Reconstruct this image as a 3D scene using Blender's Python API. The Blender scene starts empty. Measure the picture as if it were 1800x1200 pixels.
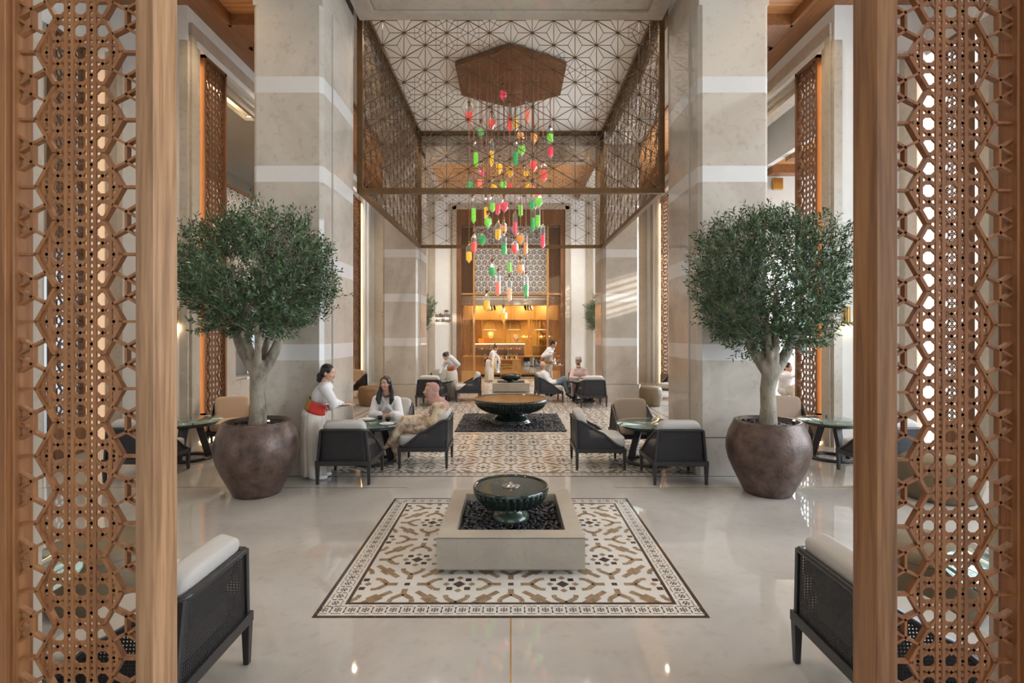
import bpy, math, random
from mathutils import Vector, Matrix, Euler
random.seed(7)
PI = math.pi
sc = bpy.context.scene
col = sc.collection
# ---------------------------------------------------------------- camera
CH = 1.95
cam_d = bpy.data.cameras.new('camera'); cam = bpy.data.objects.new('camera', cam_d); col.objects.link(cam)
cam.location = (0, 0, CH); cam.rotation_euler = (PI/2, 0, 0)
cam_d.sensor_width = 36; cam_d.lens = 18.0
cam_d.shift_x = 2/1800; cam_d.shift_y = -17/1800
cam_d.clip_start = 0.05; cam_d.clip_end = 200
sc.camera = cam
# ---------------------------------------------------------------- world, sun, large lights, exposure
w = bpy.data.worlds.new('world'); sc.world = w; w.use_nodes = True
wn = w.node_tree; wn.nodes.clear()
wo = wn.nodes.new('ShaderNodeOutputWorld'); wb = wn.nodes.new('ShaderNodeBackground')
wb.inputs[0].default_value = (0.80, 0.90, 1.0, 1); wb.inputs[1].default_value = .65
wn.links.new(wb.outputs[0], wo.inputs[0])
sc.view_settings.view_transform = 'Standard'; sc.view_settings.look = 'None'
sc.view_settings.exposure = 0.38; sc.view_settings.gamma = 1.0; sc.view_settings.use_curve_mapping = False
def area(name, loc, rot, sx, sy, power, color=(1,1,1), portal=False, spread=PI):
    l = bpy.data.lights.new(name, 'AREA'); l.shape = 'RECTANGLE'; l.size = sx; l.size_y = sy
    l.energy = power; l.color = color; l.spread = spread
    if portal: l.cycles.is_portal = True
    o = bpy.data.objects.new(name, l); col.objects.link(o); o.location = loc; o.rotation_euler = rot
    return o
sun_d = bpy.data.lights.new('sun', 'SUN'); sun_d.energy = 6.0; sun_d.angle = 0.009; sun_d.color = (1, .95, .86)
sun = bpy.data.objects.new('sun', sun_d); col.objects.link(sun)
sun.rotation_euler = Vector((-0.75, 0.35, -0.22)).to_track_quat('-Z', 'Y').to_euler()
# unseen area lamp behind the camera, and daylight of the tall windows on the right
area('entrance_daylight', (0, -3.8, 3.2), (PI/2, 0, 0), 5, 5, 60, (.86, .93, 1))
area('window_daylight', (11.6, 14.0, 3.2), (0, PI/2, 0), 5.5, 8, 800, (.80, .90, 1))
area('window_daylight', (8.6, 16.1, 3.4), (0, PI/2, 0), 4.6, 4.2, 520, (.80, .90, 1))  # added fill inside the far lounge, no window there, lifts the far walls
area('window_daylight', (9.5, 2.5, 3.4), (0, PI/2, 0), 5.5, 9, 950, (.78, .89, 1))
# downlights of the hall and aisle ceilings
def spot(name, loc, power, color=(1, .86, .68), ang=110, rad=.05, to=None, blend=.6):
    l = bpy.data.lights.new(name, 'SPOT'); l.energy = power; l.color = color; l.spot_size = math.radians(ang); l.spot_blend = blend
    l.shadow_soft_size = rad; o = bpy.data.objects.new(name, l); col.objects.link(o); o.location = loc
    if to: o.rotation_euler = (Vector(to)-Vector(loc)).to_track_quat('-Z', 'Y').to_euler()
    return o
for x, y in ((-2.0, 9.0), (2.0, 9.0), (-2.0, 13.4), (2.0, 13.4), (-1.4, 11), (1.4, 11)):
    spot('hall_downlight', (x, y, 7.40), 170, (1, .91, .82), 120, .06)
for sx in (-1, 1):
    for yy in (3.0, 6.0, 8.2, 11.2, 14.5, 17.6):
        spot('aisle_downlight', (sx*4.45, yy, 7.58), 130 if sx < 0 else 80, (1, .78, .54), 125, .05)
for x, y in ((-1.4, 2.6), (1.4, 2.6), (-1.4, 5.2), (1.4, 5.2)):
    spot('front_downlight', (x, y, 7.30), 42, (1, .92, .82), 125, .06)
for x in (-1.6, 0, 1.6):
    spot('far_downlight', (x, 17.6, 7.40), 330, (1, .90, .78), 115, .05)
for yy in (10.6, 13.2, 16.2): spot('balcony_downlight', (-6.1, yy, 7.30), 60, (1, .86, .66), 130, .05)  # added fill spots that brighten the balustrade screens
for yy in (11.5, 15.5): spot('bay_downlight', (-5.62, yy, 3.26), 25, (1, .84, .62), 150, .04)  # added fill spots that brighten the left bay
# ---------------------------------------------------------------- materials
MATS = {}
def nmat(name):
    m = bpy.data.materials.new(name); m.use_nodes = True; nt = m.node_tree
    b = nt.nodes['Principled BSDF']; MATS[name] = m
    return m, nt, b
def pmat(name, c, rough=.5, metal=0, c2=None, scale=8, detail=4, bump=0, bscale=None, stretch=None, emit=None, es=0, trans=0, ior=1.45, coat=0, spec=None, lo=.35, hi=.65):
    m, nt, b = nmat(name)
    N, L = nt.nodes, nt.links
    b.inputs['Base Color'].default_value = (*c, 1); b.inputs['Roughness'].default_value = rough
    b.inputs['Metallic'].default_value = metal; b.inputs['IOR'].default_value = ior
    b.inputs['Transmission Weight'].default_value = trans; b.inputs['Coat Weight'].default_value = coat
    if spec is not None: b.inputs['Specular IOR Level'].default_value = spec
    tc = N.new('ShaderNodeTexCoord'); mp = N.new('ShaderNodeMapping'); L.new(tc.outputs['Object'], mp.inputs[0])
    if stretch: mp.inputs['Scale'].default_value = stretch
    if c2 is not None:
        n = N.new('ShaderNodeTexNoise'); n.inputs['Scale'].default_value = scale; n.inputs['Detail'].default_value = detail
        n.inputs['Roughness'].default_value = .62
        L.new(mp.outputs[0], n.inputs[0]); r = N.new('ShaderNodeValToRGB')
        r.color_ramp.elements[0].position = lo; r.color_ramp.elements[1].position = hi
        r.color_ramp.elements[0].color = (*c2, 1); r.color_ramp.elements[1].color = (*c, 1)
        L.new(n.outputs[0], r.inputs[0]); L.new(r.outputs[0], b.inputs['Base Color'])
    if bump:
        n2 = N.new('ShaderNodeTexNoise'); n2.inputs['Scale'].default_value = bscale or scale; n2.inputs['Detail'].default_value = 3
        L.new(mp.outputs[0], n2.inputs[0]); bp = N.new('ShaderNodeBump'); bp.inputs['Strength'].default_value = bump
        bp.inputs['Distance'].default_value = .01
        L.new(n2.outputs[0], bp.inputs['Height']); L.new(bp.outputs[0], b.inputs['Normal'])
    if emit: b.inputs['Emission Color'].default_value = (*emit, 1); b.inputs['Emission Strength'].default_value = es
    return m
def wood(name, ca, cb, rough=.4, axis='z', scale=1.0):
    m, nt, b = nmat(name); N, L = nt.nodes, nt.links
    tc = N.new('ShaderNodeTexCoord'); mp = N.new('ShaderNodeMapping')
    s = {'x': (.6, 14, 14), 'y': (14, .6, 14), 'z': (14, 14, .6)}[axis]
    mp.inputs['Scale'].default_value = tuple(k*scale for k in s); L.new(tc.outputs['Object'], mp.inputs[0])
    n = N.new('ShaderNodeTexNoise'); n.inputs['Scale'].default_value = 1.6; n.inputs['Detail'].default_value = 5; n.inputs['Distortion'].default_value = .8
    L.new(mp.outputs[0], n.inputs[0])
    wv = N.new('ShaderNodeTexNoise'); wv.inputs['Scale'].default_value = 9; wv.inputs['Detail'].default_value = 2; L.new(mp.outputs[0], wv.inputs[0])
    mx = N.new('ShaderNodeMath'); mx.operation = 'MULTIPLY_ADD'; mx.inputs[1].default_value = .35; L.new(wv.outputs[0], mx.inputs[0]); L.new(n.outputs[0], mx.inputs[2])
    r = N.new('ShaderNodeValToRGB'); r.color_ramp.elements[0].position = .52; r.color_ramp.elements[1].position = .82
    r.color_ramp.elements[0].color = (*cb, 1); r.color_ramp.elements[1].color = (*ca, 1)
    L.new(mx.outputs[0], r.inputs[0]); L.new(r.outputs[0], b.inputs['Base Color'])
    b.inputs['Roughness'].default_value = rough
    return m
def marble(name, base, dark, vein, rough=.12, scale=.8, spots=True, spec=.5):
    m, nt, b = nmat(name); N, L = nt.nodes, nt.links
    tc = N.new('ShaderNodeTexCoord')
    n = N.new('ShaderNodeTexNoise'); n.inputs['Scale'].default_value = scale; n.inputs['Detail'].default_value = 8; n.inputs['Roughness'].default_value = .6
    n.inputs['Distortion'].default_value = .6; L.new(tc.outputs['Object'], n.inputs[0])
    r = N.new('ShaderNodeValToRGB'); r.color_ramp.elements[0].position = .3; r.color_ramp.elements[1].position = .62
    r.color_ramp.elements[0].color = (*dark, 1); r.color_ramp.elements[1].color = (*base, 1); L.new(n.outputs[0], r.inputs[0])
    n2 = N.new('ShaderNodeTexNoise'); n2.inputs['Scale'].default_value = scale*14; n2.inputs['Detail'].default_value = 6; L.new(tc.outputs['Object'], n2.inputs[0])
    r2 = N.new('ShaderNodeValToRGB'); r2.color_ramp.elements[0].position = .30; r2.color_ramp.elements[1].position = .44
    r2.color_ramp.elements[0].color = (*vein, 1); r2.color_ramp.elements[1].color = (1, 1, 1, 1); L.new(n2.outputs[0], r2.inputs[0])
    mx = N.new('ShaderNodeMix'); mx.data_type = 'RGBA'; mx.blend_type = 'MULTIPLY'; mx.inputs[0].default_value = .55
    L.new(r.outputs[0], mx.inputs[6]); L.new(r2.outputs[0], mx.inputs[7]); L.new(mx.outputs[2], b.inputs['Base Color'])
    b.inputs['Roughness'].default_value = rough; b.inputs['Specular IOR Level'].default_value = spec
    return m
floor_m = marble('floor_marble', (.49, .46, .425), (.38, .35, .315), (.86, .84, .82), .035, .7, spec=.9)
stone_m = marble('column_stone', (.50, .445, .38), (.38, .33, .275), (.80, .77, .74), .06, .8)
band_m = marble('band_stone', (.60, .58, .555), (.55, .53, .51), (.93, .93, .93), .06, .5)
block_m = marble('block_stone', (.40, .35, .285), (.33, .285, .23), (.82, .78, .74), .28, 2.2)
frame_stone = marble('frame_stone', (.50, .44, .36), (.40, .35, .28), (.75, .7, .65), .25, 1.2)
plaster = pmat('plaster', (.78, .77, .74), .6, c2=(.74, .73, .70), scale=3)
white_ceil = pmat('ceiling_plaster', (.80, .77, .72), .7, c2=(.77, .74, .69), scale=2)
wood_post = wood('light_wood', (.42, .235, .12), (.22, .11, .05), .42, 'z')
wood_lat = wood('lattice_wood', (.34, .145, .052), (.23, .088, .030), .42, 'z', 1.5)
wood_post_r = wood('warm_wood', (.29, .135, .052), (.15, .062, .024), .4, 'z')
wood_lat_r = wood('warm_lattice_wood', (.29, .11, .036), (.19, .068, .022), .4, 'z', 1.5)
wood_dark = wood('red_brown_wood', (.23, .105, .047), (.13, .058, .026), .38, 'z')
wood_ceil = wood('ceiling_wood', (.66, .33, .13), (.50, .23, .085), .35, 'x', .8)
wood_beam = wood('beam_wood', (.33, .145, .055), (.23, .095, .035), .38, 'y')
wood_shop = wood('shop_wood', (.50, .27, .10), (.38, .19, .065), .35, 'z')
bronze = pmat('bronze', (.20, .115, .052), .38, .75, c2=(.15, .085, .04), scale=6)
bronze_l = pmat('bronze_line', (.14, .085, .045), .45, .6)
copper = pmat('copper_plate', (.24, .12, .06), .42, .55, c2=(.17, .085, .04), scale=1.5)
brass = pmat('brass', (.62, .42, .14), .25, 1.0)
black_wood = pmat('black_stained_wood', (.022, .020, .021), .32, c2=(.03, .027, .027), scale=20, stretch=(4, 4, .6))
cane_m = pmat('black_cane', (.014, .013, .015), .42)
linen = pmat('linen', (.50, .475, .445), .9, c2=(.44, .415, .385), scale=220, bump=.25, bscale=320)
taupe = pmat('taupe_linen', (.40, .32, .26), .9, c2=(.35, .28, .22), scale=220, bump=.25, bscale=320)  # darker copy of the linen, cushion shade put into its colour
tan_m = pmat('mosaic_tan', (.30, .205, .125), .16, c2=(.19, .125, .072), scale=14)
dark_m = pmat('mosaic_dark', (.060, .038, .027), .16, c2=(.035, .022, .016), scale=18)
white_m = pmat('mosaic_white', (.60, .57, .53), .14, c2=(.55, .52, .48), scale=6)
green_marble = pmat('green_marble', (.022, .038, .032), .14, c2=(.008, .016, .013), scale=9, detail=7, coat=.5)
green_light = pmat('green_marble_foot', (.06, .085, .055), .14, c2=(.03, .05, .035), scale=9, detail=7, coat=.5)
pebble_m = pmat('black_pebble', (.022, .023, .028), .32, c2=(.013, .013, .016), scale=4)
glass_t = pmat('table_glass', (.75, .95, .87), .02, trans=.92, ior=1.3)
pot_m = pmat('bronze_clay', (.150, .098, .078), .36, .25, c2=(.060, .038, .030), scale=7, detail=8, bump=.35, bscale=45)
bark_m = pmat('olive_bark', (.30, .26, .20), .8, c2=(.13, .105, .08), scale=9, detail=7, bump=.8, bscale=16, stretch=(1, 1, .5), lo=.36, hi=.56)
leaf_m, _nt, _b = nmat('olive_leaf')
_g = _nt.nodes.new('ShaderNodeNewGeometry'); _r = _nt.nodes.new('ShaderNodeValToRGB')
_r.color_ramp.elements[0].color = (.012, .042, .018, 1); _r.color_ramp.elements[1].color = (.105, .175, .070, 1)
_nt.links.new(_g.outputs['Random Per Island'], _r.inputs[0]); _nt.links.new(_r.outputs[0], _b.inputs['Base Color']); _b.inputs['Roughness'].default_value = .30
white_screen = pmat('white_metal_screen', (.82, .80, .74), .4)
amber_glow = pmat('amber_light', (1, .5, .15), .5, emit=(1, .56, .22), es=5)
warm_glow = pmat('warm_light', (1, .85, .6), .5, emit=(1, .78, .48), es=9)
water_m = pmat('water', (.016, .020, .014), .015, bump=.12, bscale=26, spec=.9)
water_r = pmat('rippled_water', (.10, .050, .014), .03, bump=.6, bscale=30, spec=.9)  # amber reflection put into the base colour
black_m = pmat('black_metal', (.02, .02, .02), .4, .3)
gold_panel = pmat('gold_perforated_panel', (.55, .32, .08), .4, .3, c2=(.36, .19, .04), scale=60)
olive_fab = pmat('olive_leather', (.17, .125, .07), .5, c2=(.13, .095, .05), scale=5)
mirror_m = pmat('mirror', (.8, .8, .78), .03, 1.0)
porcelain = pmat('porcelain', (.82, .80, .76), .2)
black_cer = pmat('black_ceramic', (.015, .015, .015), .2)
# ---------------------------------------------------------------- mesh helpers
class MB:
    def __init__(s): s.v = []; s.f = []; s.m = []
    def add(s, vs, fs, mi=0):
        n = len(s.v); s.v += [tuple(v) for v in vs]; s.f += [tuple(i+n for i in f) for f in fs]; s.m += [mi]*len(fs)
    def box(s, a, b, mi=0):
        (x0, y0, z0), (x1, y1, z1) = a, b
        s.add([(x0,y0,z0),(x1,y0,z0),(x1,y1,z0),(x0,y1,z0),(x0,y0,z1),(x1,y0,z1),(x1,y1,z1),(x0,y1,z1)],
              [(0,3,2,1),(4,5,6,7),(0,1,5,4),(1,2,6,5),(2,3,7,6),(3,0,4,7)], mi)
    def bar(s, p, q, wd, th, side, mi=0, w2=None):
        """bar from p to q; wd across the direction and `side`, th along `side`"""
        p = Vector(p); q = Vector(q); d = q-p
        if d.length < 1e-6: return
        side = Vector(side).normalized(); a = d.cross(side).normalized()*wd/2; b = side*th/2
        a2 = a if w2 is None else a*(w2/wd)
        s.add([p-a-b, p+a-b, p+a+b, p-a+b, q-a2-b, q+a2-b, q+a2+b, q-a2+b],
              [(0,3,2,1),(4,5,6,7),(0,1,5,4),(1,2,6,5),(2,3,7,6),(3,0,4,7)], mi)
    def tube(s, pts, rad, seg=8, mi=0, cap=True):
        pts = [Vector(p) for p in pts]; n = len(pts)
        if not hasattr(rad, '__len__'): rad = [rad]*n
        vs = []; ref = None
        for i, p in enumerate(pts):
            t = (pts[min(i+1, n-1)]-pts[max(i-1, 0)]).normalized()
            if ref is None: ref = t.orthogonal().normalized()
            ref = (ref - t*ref.dot(t)).normalized(); bi = t.cross(ref)
            for k in range(seg):
                a = 2*PI*k/seg; vs.append(p+(ref*math.cos(a)+bi*math.sin(a))*rad[i])
        fs = [(i*seg+k, i*seg+(k+1) % seg, (i+1)*seg+(k+1) % seg, (i+1)*seg+k) for i in range(n-1) for k in range(seg)]
        if cap: fs += [tuple(range(seg-1, -1, -1)), tuple((n-1)*seg+k for k in range(seg))]
        s.add(vs, fs, mi)
    def capsule(s, p, q, r0, r1, seg=10, mi=0):
        p = Vector(p); q = Vector(q); d = (q-p); L = max(d.length, 1e-5); t = d/L
        pts = []; rs = []
        for a in (-80, -50, -20): pts.append(p+t*r0*math.sin(math.radians(a))); rs.append(r0*math.cos(math.radians(a)))
        for a in (20, 50, 80): pts.append(q+t*r1*math.sin(math.radians(a))); rs.append(r1*math.cos(math.radians(a)))
        s.tube(pts, rs, seg, mi)
    def ell(s, c, r, R=None, nu=14, nv=9, mi=0, e=1.0):
        c = Vector(c); vs = []
        pw = lambda x: math.copysign(abs(x)**e, x)
        for j in range(nv+1):
            ph = -PI/2+PI*j/nv
            if j in (0, nv):
                p = Vector((0, 0, r[2]*(-1 if j == 0 else 1))); vs.append(c+(R@p if R else p)); continue
            for k in range(nu):
                th = 2*PI*k/nu
                p = Vector((r[0]*pw(math.cos(ph))*pw(math.cos(th)), r[1]*pw(math.cos(ph))*pw(math.sin(th)), r[2]*pw(math.sin(ph))))
                vs.append(c+(R@p if R else p))
        fs = [(0, 1+(k+1) % nu, 1+k) for k in range(nu)]
        for j in range(nv-2):
            for k in range(nu):
                a = 1+j*nu; fs.append((a+k, a+(k+1) % nu, a+nu+(k+1) % nu, a+nu+k))
        l = len(vs)-1; a = 1+(nv-2)*nu
        fs += [(a+k, a+(k+1) % nu, l) for k in range(nu)]
        s.add(vs, fs, mi)
    def lathe(s, prof, seg=32, c=(0,0,0), mi=0, flute=None):
        vs = []
        for i, (r, z) in enumerate(prof):
            for k in range(seg):
                a = 2*PI*k/seg; rr = r*(flute(i, a) if flute else 1)
                vs.append((c[0]+rr*math.cos(a), c[1]+rr*math.sin(a), c[2]+z))
        fs = [(i*seg+k, i*seg+(k+1) % seg, (i+1)*seg+(k+1) % seg, (i+1)*seg+k) for i in range(len(prof)-1) for k in range(seg)]
        s.add(vs, fs, mi)
    def loft(s, rings, seg=32, mi=0, cap=True):
        """rings: (centre, rx, ry, pleat amplitude, pleat count, yaw)"""
        vs = []
        for (c, rx, ry, am, n, yaw) in rings:
            for k in range(seg):
                a = 2*PI*k/seg; rr = 1+am*math.sin(n*a+1.3)+am*.5*math.sin((n*2+1)*a)
                x, y = rx*rr*math.cos(a), ry*rr*math.sin(a)
                vs.append((c[0]+x*math.cos(yaw)-y*math.sin(yaw), c[1]+x*math.sin(yaw)+y*math.cos(yaw), c[2]))
        n = len(rings)
        fs = [(i*seg+k, i*seg+(k+1) % seg, (i+1)*seg+(k+1) % seg, (i+1)*seg+k) for i in range(n-1) for k in range(seg)]
        if cap: fs += [tuple(range(seg-1, -1, -1)), tuple((n-1)*seg+k for k in range(seg))]
        s.add(vs, fs, mi)
    def mesh(s, name, mats, smooth=False):
        me = bpy.data.meshes.new(name); me.from_pydata(s.v, [], s.f)
        for m in (mats if isinstance(mats, (list, tuple)) else [mats]): me.materials.append(m)
        if any(s.m): me.polygons.foreach_set('material_index', s.m)
        if smooth: me.polygons.foreach_set('use_smooth', [True]*len(s.f))
        me.validate(); me.update(); return me
    def build(s, name, mats, parent=None, smooth=False, loc=None):
        o = bpy.data.objects.new(name, s.mesh(name, mats, smooth)); col.objects.link(o)
        if parent: o.parent = parent
        if loc: o.location = loc
        return o
def tag(o, label=None, cat=None, group=None, kind=None):
    if label: o['label'] = label
    if cat: o['category'] = cat
    if group: o['group'] = group
    if kind: o['kind'] = kind
    return o
def empty(name, loc, rz=0, label=None, cat=None, group=None):
    o = bpy.data.objects.new(name, None); col.objects.link(o); o.empty_display_size = .1
    o.location = loc; o.rotation_euler = (0, 0, rz); tag(o, label, cat, group); return o
def struct(o, label=None): o['kind'] = 'structure'; (label and tag(o, label)); return o
def copy_tree(o, parent=None):
    c = o.copy(); col.objects.link(c)
    if parent: c.parent = parent
    for ch in list(o.children): copy_tree(ch, c)
    return c
def bevel(o, w=.006, seg=2):
    m = o.modifiers.new('bevel', 'BEVEL'); m.width = w; m.segments = seg; m.limit_method = 'ANGLE'; return o
def P(px, py, d): return Vector(((px-898)*d/900, d, CH-(py-583)*d/900))
def sbox(name, a, b, m, parent=None, bv=0):
    mb = MB(); mb.box(a, b); o = mb.build(name, m, parent)
    if parent is None: o['kind'] = 'structure'
    if bv: bevel(o, bv)
    return o
# ---------------------------------------------------------------- the room
ZC = 7.45; XW = 5.45; XO = 7.0
floor = sbox('floor', (-13, -4, -.2), (13, 32, 0), floor_m); tag(floor, 'polished cream marble floor')
def column(x0, x1, y0, y1, name):
    mb = MB(); ch = .05
    def ring(z, e):
        a, b, c, d = x0-e, x1+e, y0-e, y1+e; k = ch if z < 6.42 else .002
        return [(a+k, c, z), (b-k, c, z), (b, c+k, z), (b, d-k, z), (b-k, d, z), (a+k, d, z), (a, d-k, z), (a, c+k, z)]
    def seg_(z0, z1, e, mi):
        r = ring(z0, e)+ring(z1, e); mb.add(r, [(7,6,5,4,3,2,1,0), (8,9,10,11,12,13,14,15)]+[(q, (q+1) % 8, 8+(q+1) % 8, 8+q) for q in range(8)], mi)
    seg_(0, .505, .045, 0); seg_(.505, .512, .03, 2)
    z = .512
    for k in range(5):
        b0, b1 = 1.56+1.22*k, 1.78+1.22*k
        if b1 > 6.5: break
        seg_(z, b0, 0, 0); seg_(b0, b1, 0, 1); z = b1
    seg_(z, 6.415, 0, 0); seg_(6.425, 7.10, 0, 0)
    mb.add(ring(6.415, 0)+ring(6.425, 0), [(q, (q+1) % 8, 8+(q+1) % 8, 8+q) for q in range(8)], 0)
    return struct(mb.build(name, [stone_m, band_m, dark_m]))
c1 = column(-3.53, -2.57, 7.0, 8.4, 'column'); tag(c1, 'banded cream stone column on the left behind the olive tree')
c2 = column(2.57, 3.53, 7.0, 8.4, 'column'); tag(c2, 'banded cream stone column on the right behind the olive tree')
c3 = column(-3.53, -2.57, 14.1, 15.6, 'column'); tag(c3, 'farther banded stone column on the left')
c4 = column(2.57, 3.53, 14.1, 15.6, 'column'); tag(c4, 'farther banded stone column on the right')
# pale corner strips on the column's inner faces
n = 0
for sx in (-1, 1):
    for y0, y1 in ((7.0, 8.4), (14.1, 15.6)):
        n += 1
        mb = MB(); xa, xb = sorted((sx*2.545, sx*2.59))
        mb.box((xa, y0+.34, .52), (xb, y1-.14, 6.5)); bevel(struct(mb.build('trim_%d' % n, stone_m)), .006)
        for k in range(5):
            b0 = 1.56+1.22*k
            if b0 < 6.4:
                mb = MB(); xa, xb = sorted((sx*2.543, sx*2.57)); mb.box((xa, y0+.341, b0), (xb, y1-.141, b0+.22))
                o = mb.build('trim_%d' % (20+n*6+k), band_m); struct(o)
# beams above the columns: soffit z 7.06
def beam(name, a, b, m=stone_m): o = sbox(name, a, b, m); return o
for nm, y0, y1 in (('near', 7.0, 8.4), ('far', 14.1, 15.6)):
    mb = MB(); mb.box((-2.48, y0, 7.10), (2.48, y1, 7.6))
    mb.box((-2.48, y0, 7.06), (2.48, y0+.2, 7.10)); mb.box((-2.48, y1-.2, 7.06), (2.48, y1, 7.10))
    mb.box((-2.48, y0+.2, 7.06), (-2.2, y1-.2, 7.10)); mb.box((2.2, y0+.2, 7.06), (2.48, y1-.2, 7.10))
    mb.box((-2.16, y0+.24, 7.085), (2.16, y1-.24, 7.10))
    struct(mb.build('ceiling_beam', stone_m), 'cream stone beam across the hall on the %s columns' % nm)
for sx, sd in ((-1, 'left'), (1, 'right')):
    for y0, y1 in ((-4, 6.88), (8.52, 13.98), (15.72, 20)):
        mb = MB(); xs = sorted((sx*2.62, sx*3.48)); mb.box((xs[0], y0, 7.06), (xs[1], y1, 7.6))
        struct(mb.build('ceiling_beam', stone_m), 'cream stone beam along the %s side' % sd)
sbox('ceiling', (-13, -4, 7.72), (13, 32, 7.9), white_ceil)
sbox('ceiling_panel', (-2.62, 8.4, ZC), (2.62, 14.1, ZC+.15), white_ceil)
sbox('ceiling_panel', (-2.62, -4, ZC-.1), (2.62, 7.0, ZC+.1), white_ceil)
sbox('ceiling_panel', (-2.62, 15.6, ZC-.02), (2.62, 20, ZC+.12), wood_ceil)
# coffered wooden ceilings over the aisles
def plank_ceiling(sx, sd):
    mb = MB(); x0, x1 = 3.48, XO if True else XW
    for y0, y1, ysub in ((-4, 9.6, 0), (9.6, 20.0, 0)):
        yy = y0+.35; 
        xa, xb = 3.85, 5.05
        # flat margin around the recess
        def bx(a, b, mi=0):
            (ax, ay, az), (bx_, by, bz) = a, b
            q = sorted((sx*ax, sx*bx_)); mb.box((q[0], ay, az), (q[1], by, bz), mi)
        bx((3.46, y0, ZC), (xa, y1, ZC+.1)); bx((xb, y0, ZC), (XW if y0 > 5 else XO, y1, ZC+.1))
        bx((xa, y0, ZC), (xb, y0+.35, ZC+.1)); bx((xa, y1-.45, ZC), (xb, y1, ZC+.1))
        bx((xa-.02, y0+.3, ZC-.03), (xa+.05, y1-.4, ZC+.2)); bx((xb-.05, y0+.3, ZC-.03), (xb+.02, y1-.4, ZC+.2))
        bx((xa, y1-.47, ZC-.03), (xb, y1-.40, ZC+.2)); bx((xa, y0+.3, ZC-.03), (xb, y0+.37, ZC+.2))
        y = yy
        while y < y1-.45:
            bx((xa, y+.004, ZC+.17), (xb, min(y+.112, y1-.45), ZC+.24), 1); y += .12
    o = mb.build('ceiling_%s' % sd, [wood_beam, wood_ceil]); struct(o, 'coffered plank ceiling of the %s aisle' % sd)
plank_ceiling(-1, 'left'); plank_ceiling(1, 'right')
# ---- lattice pattern (hexagon band filled with cane weave)
def lattice(mb, hw, z0, z1, zk0, u, t, weave=True, wd=5.6, ww=1.0):
    Pd = 118*u; Y = (0, 1, 0)
    def bar(a, b, w_, th, off=0):
        (x0, a0), (x1, b0) = a, b
        if min(a0, b0) > z1 or max(a0, b0) < z0: return
        # clip to the z range
        if a0 != b0:
            def lim(t0): return (x0+(x1-x0)*t0, a0+(b0-a0)*t0)
            t_lo, t_hi = 0, 1
            for zz, sgn in ((z0, 1), (z1, -1)):
                tt = (zz-a0)/(b0-a0)
                if (a0-zz)*sgn < 0: t_lo = max(t_lo, tt)
                if (b0-zz)*sgn < 0: t_hi = min(t_hi, tt)
            a, b = lim(t_lo), lim(t_hi)
        mb.bar((a[0], off, a[1]), (b[0], off, b[1]), w_*u, th, Y)
    k0 = int(math.floor((z0-zk0)/Pd))-1; k1 = int(math.ceil((z1-zk0)/Pd))+1
    for k in range(k0, k1+1):
        z = zk0+k*Pd
        for s in (-1, 1):
            bar((s*75.5*u, z), (s*42*u, z+59*u), wd, t); bar((s*42*u, z+59*u), (s*75.5*u, z+118*u), wd, t)
            bar((s*75.5*u, z), (s*hw, z), wd*.8, t)
            A = (s*58.5*u, z+31*u); B = (s*82.5*u, z+43*u); C = (s*82.5*u, z+75*u); D = (s*58.5*u, z+87*u)
            for a, b in ((A, B), (B, C), (C, D)): bar(a, b, wd*.8, t)
            e = (hw/u-82.5)*.58
            for q, dz in ((B, e), (B, -e), (C, e), (C, -e)): bar(q, (s*hw, q[1]+dz*u), wd*.8, t)
    if not weave: return
    def inside(x, z):
        f = ((z-zk0)/Pd) % 1.0; tri = abs(f-.5)*2
        return abs(x) < (42+33.5*tri)*u and z0 <= z <= z1
    def clipline(fx, fz, tmin, tmax, step, w_, off, th):
        t0 = None; tt = tmin
        while tt <= tmax+step:
            ins = inside(fx(tt), fz(tt)) and tt <= tmax
            if ins and t0 is None: t0 = tt
            if not ins and t0 is not None:
                if tt-step-t0 > 4*u: mb.bar((fx(t0), off, fz(t0)), (fx(tt-step), off, fz(tt-step)), w_*u, th, Y)
                t0 = None
            tt += step
    g = Pd/3; th = .0075
    for i in (-2, -1, 0, 1):
        for s in (-1, 1):
            x = (i+.5)*g+s*5.8*u
            clipline(lambda q: x, lambda q: q, z0, z1, 3*u, 5.6*ww, -.0012, th)
    j0 = int((z0-zk0)/g)-1; j1 = int((z1-zk0)/g)+1
    for j in range(j0, j1+1):
        for s in (-1, 1):
            z = zk0+(j+.5)*g+s*5.8*u
            clipline(lambda q: q, lambda q: z, -76*u, 76*u, 3*u, 5.6*ww, .0012, th)
        for s in (-1, 1):
            zc = zk0+(j+.5)*g
            clipline(lambda q: q, lambda q: zc+s*q, -76*u, 76*u, 1.5*u, 5.0*ww, 0, th)
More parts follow.
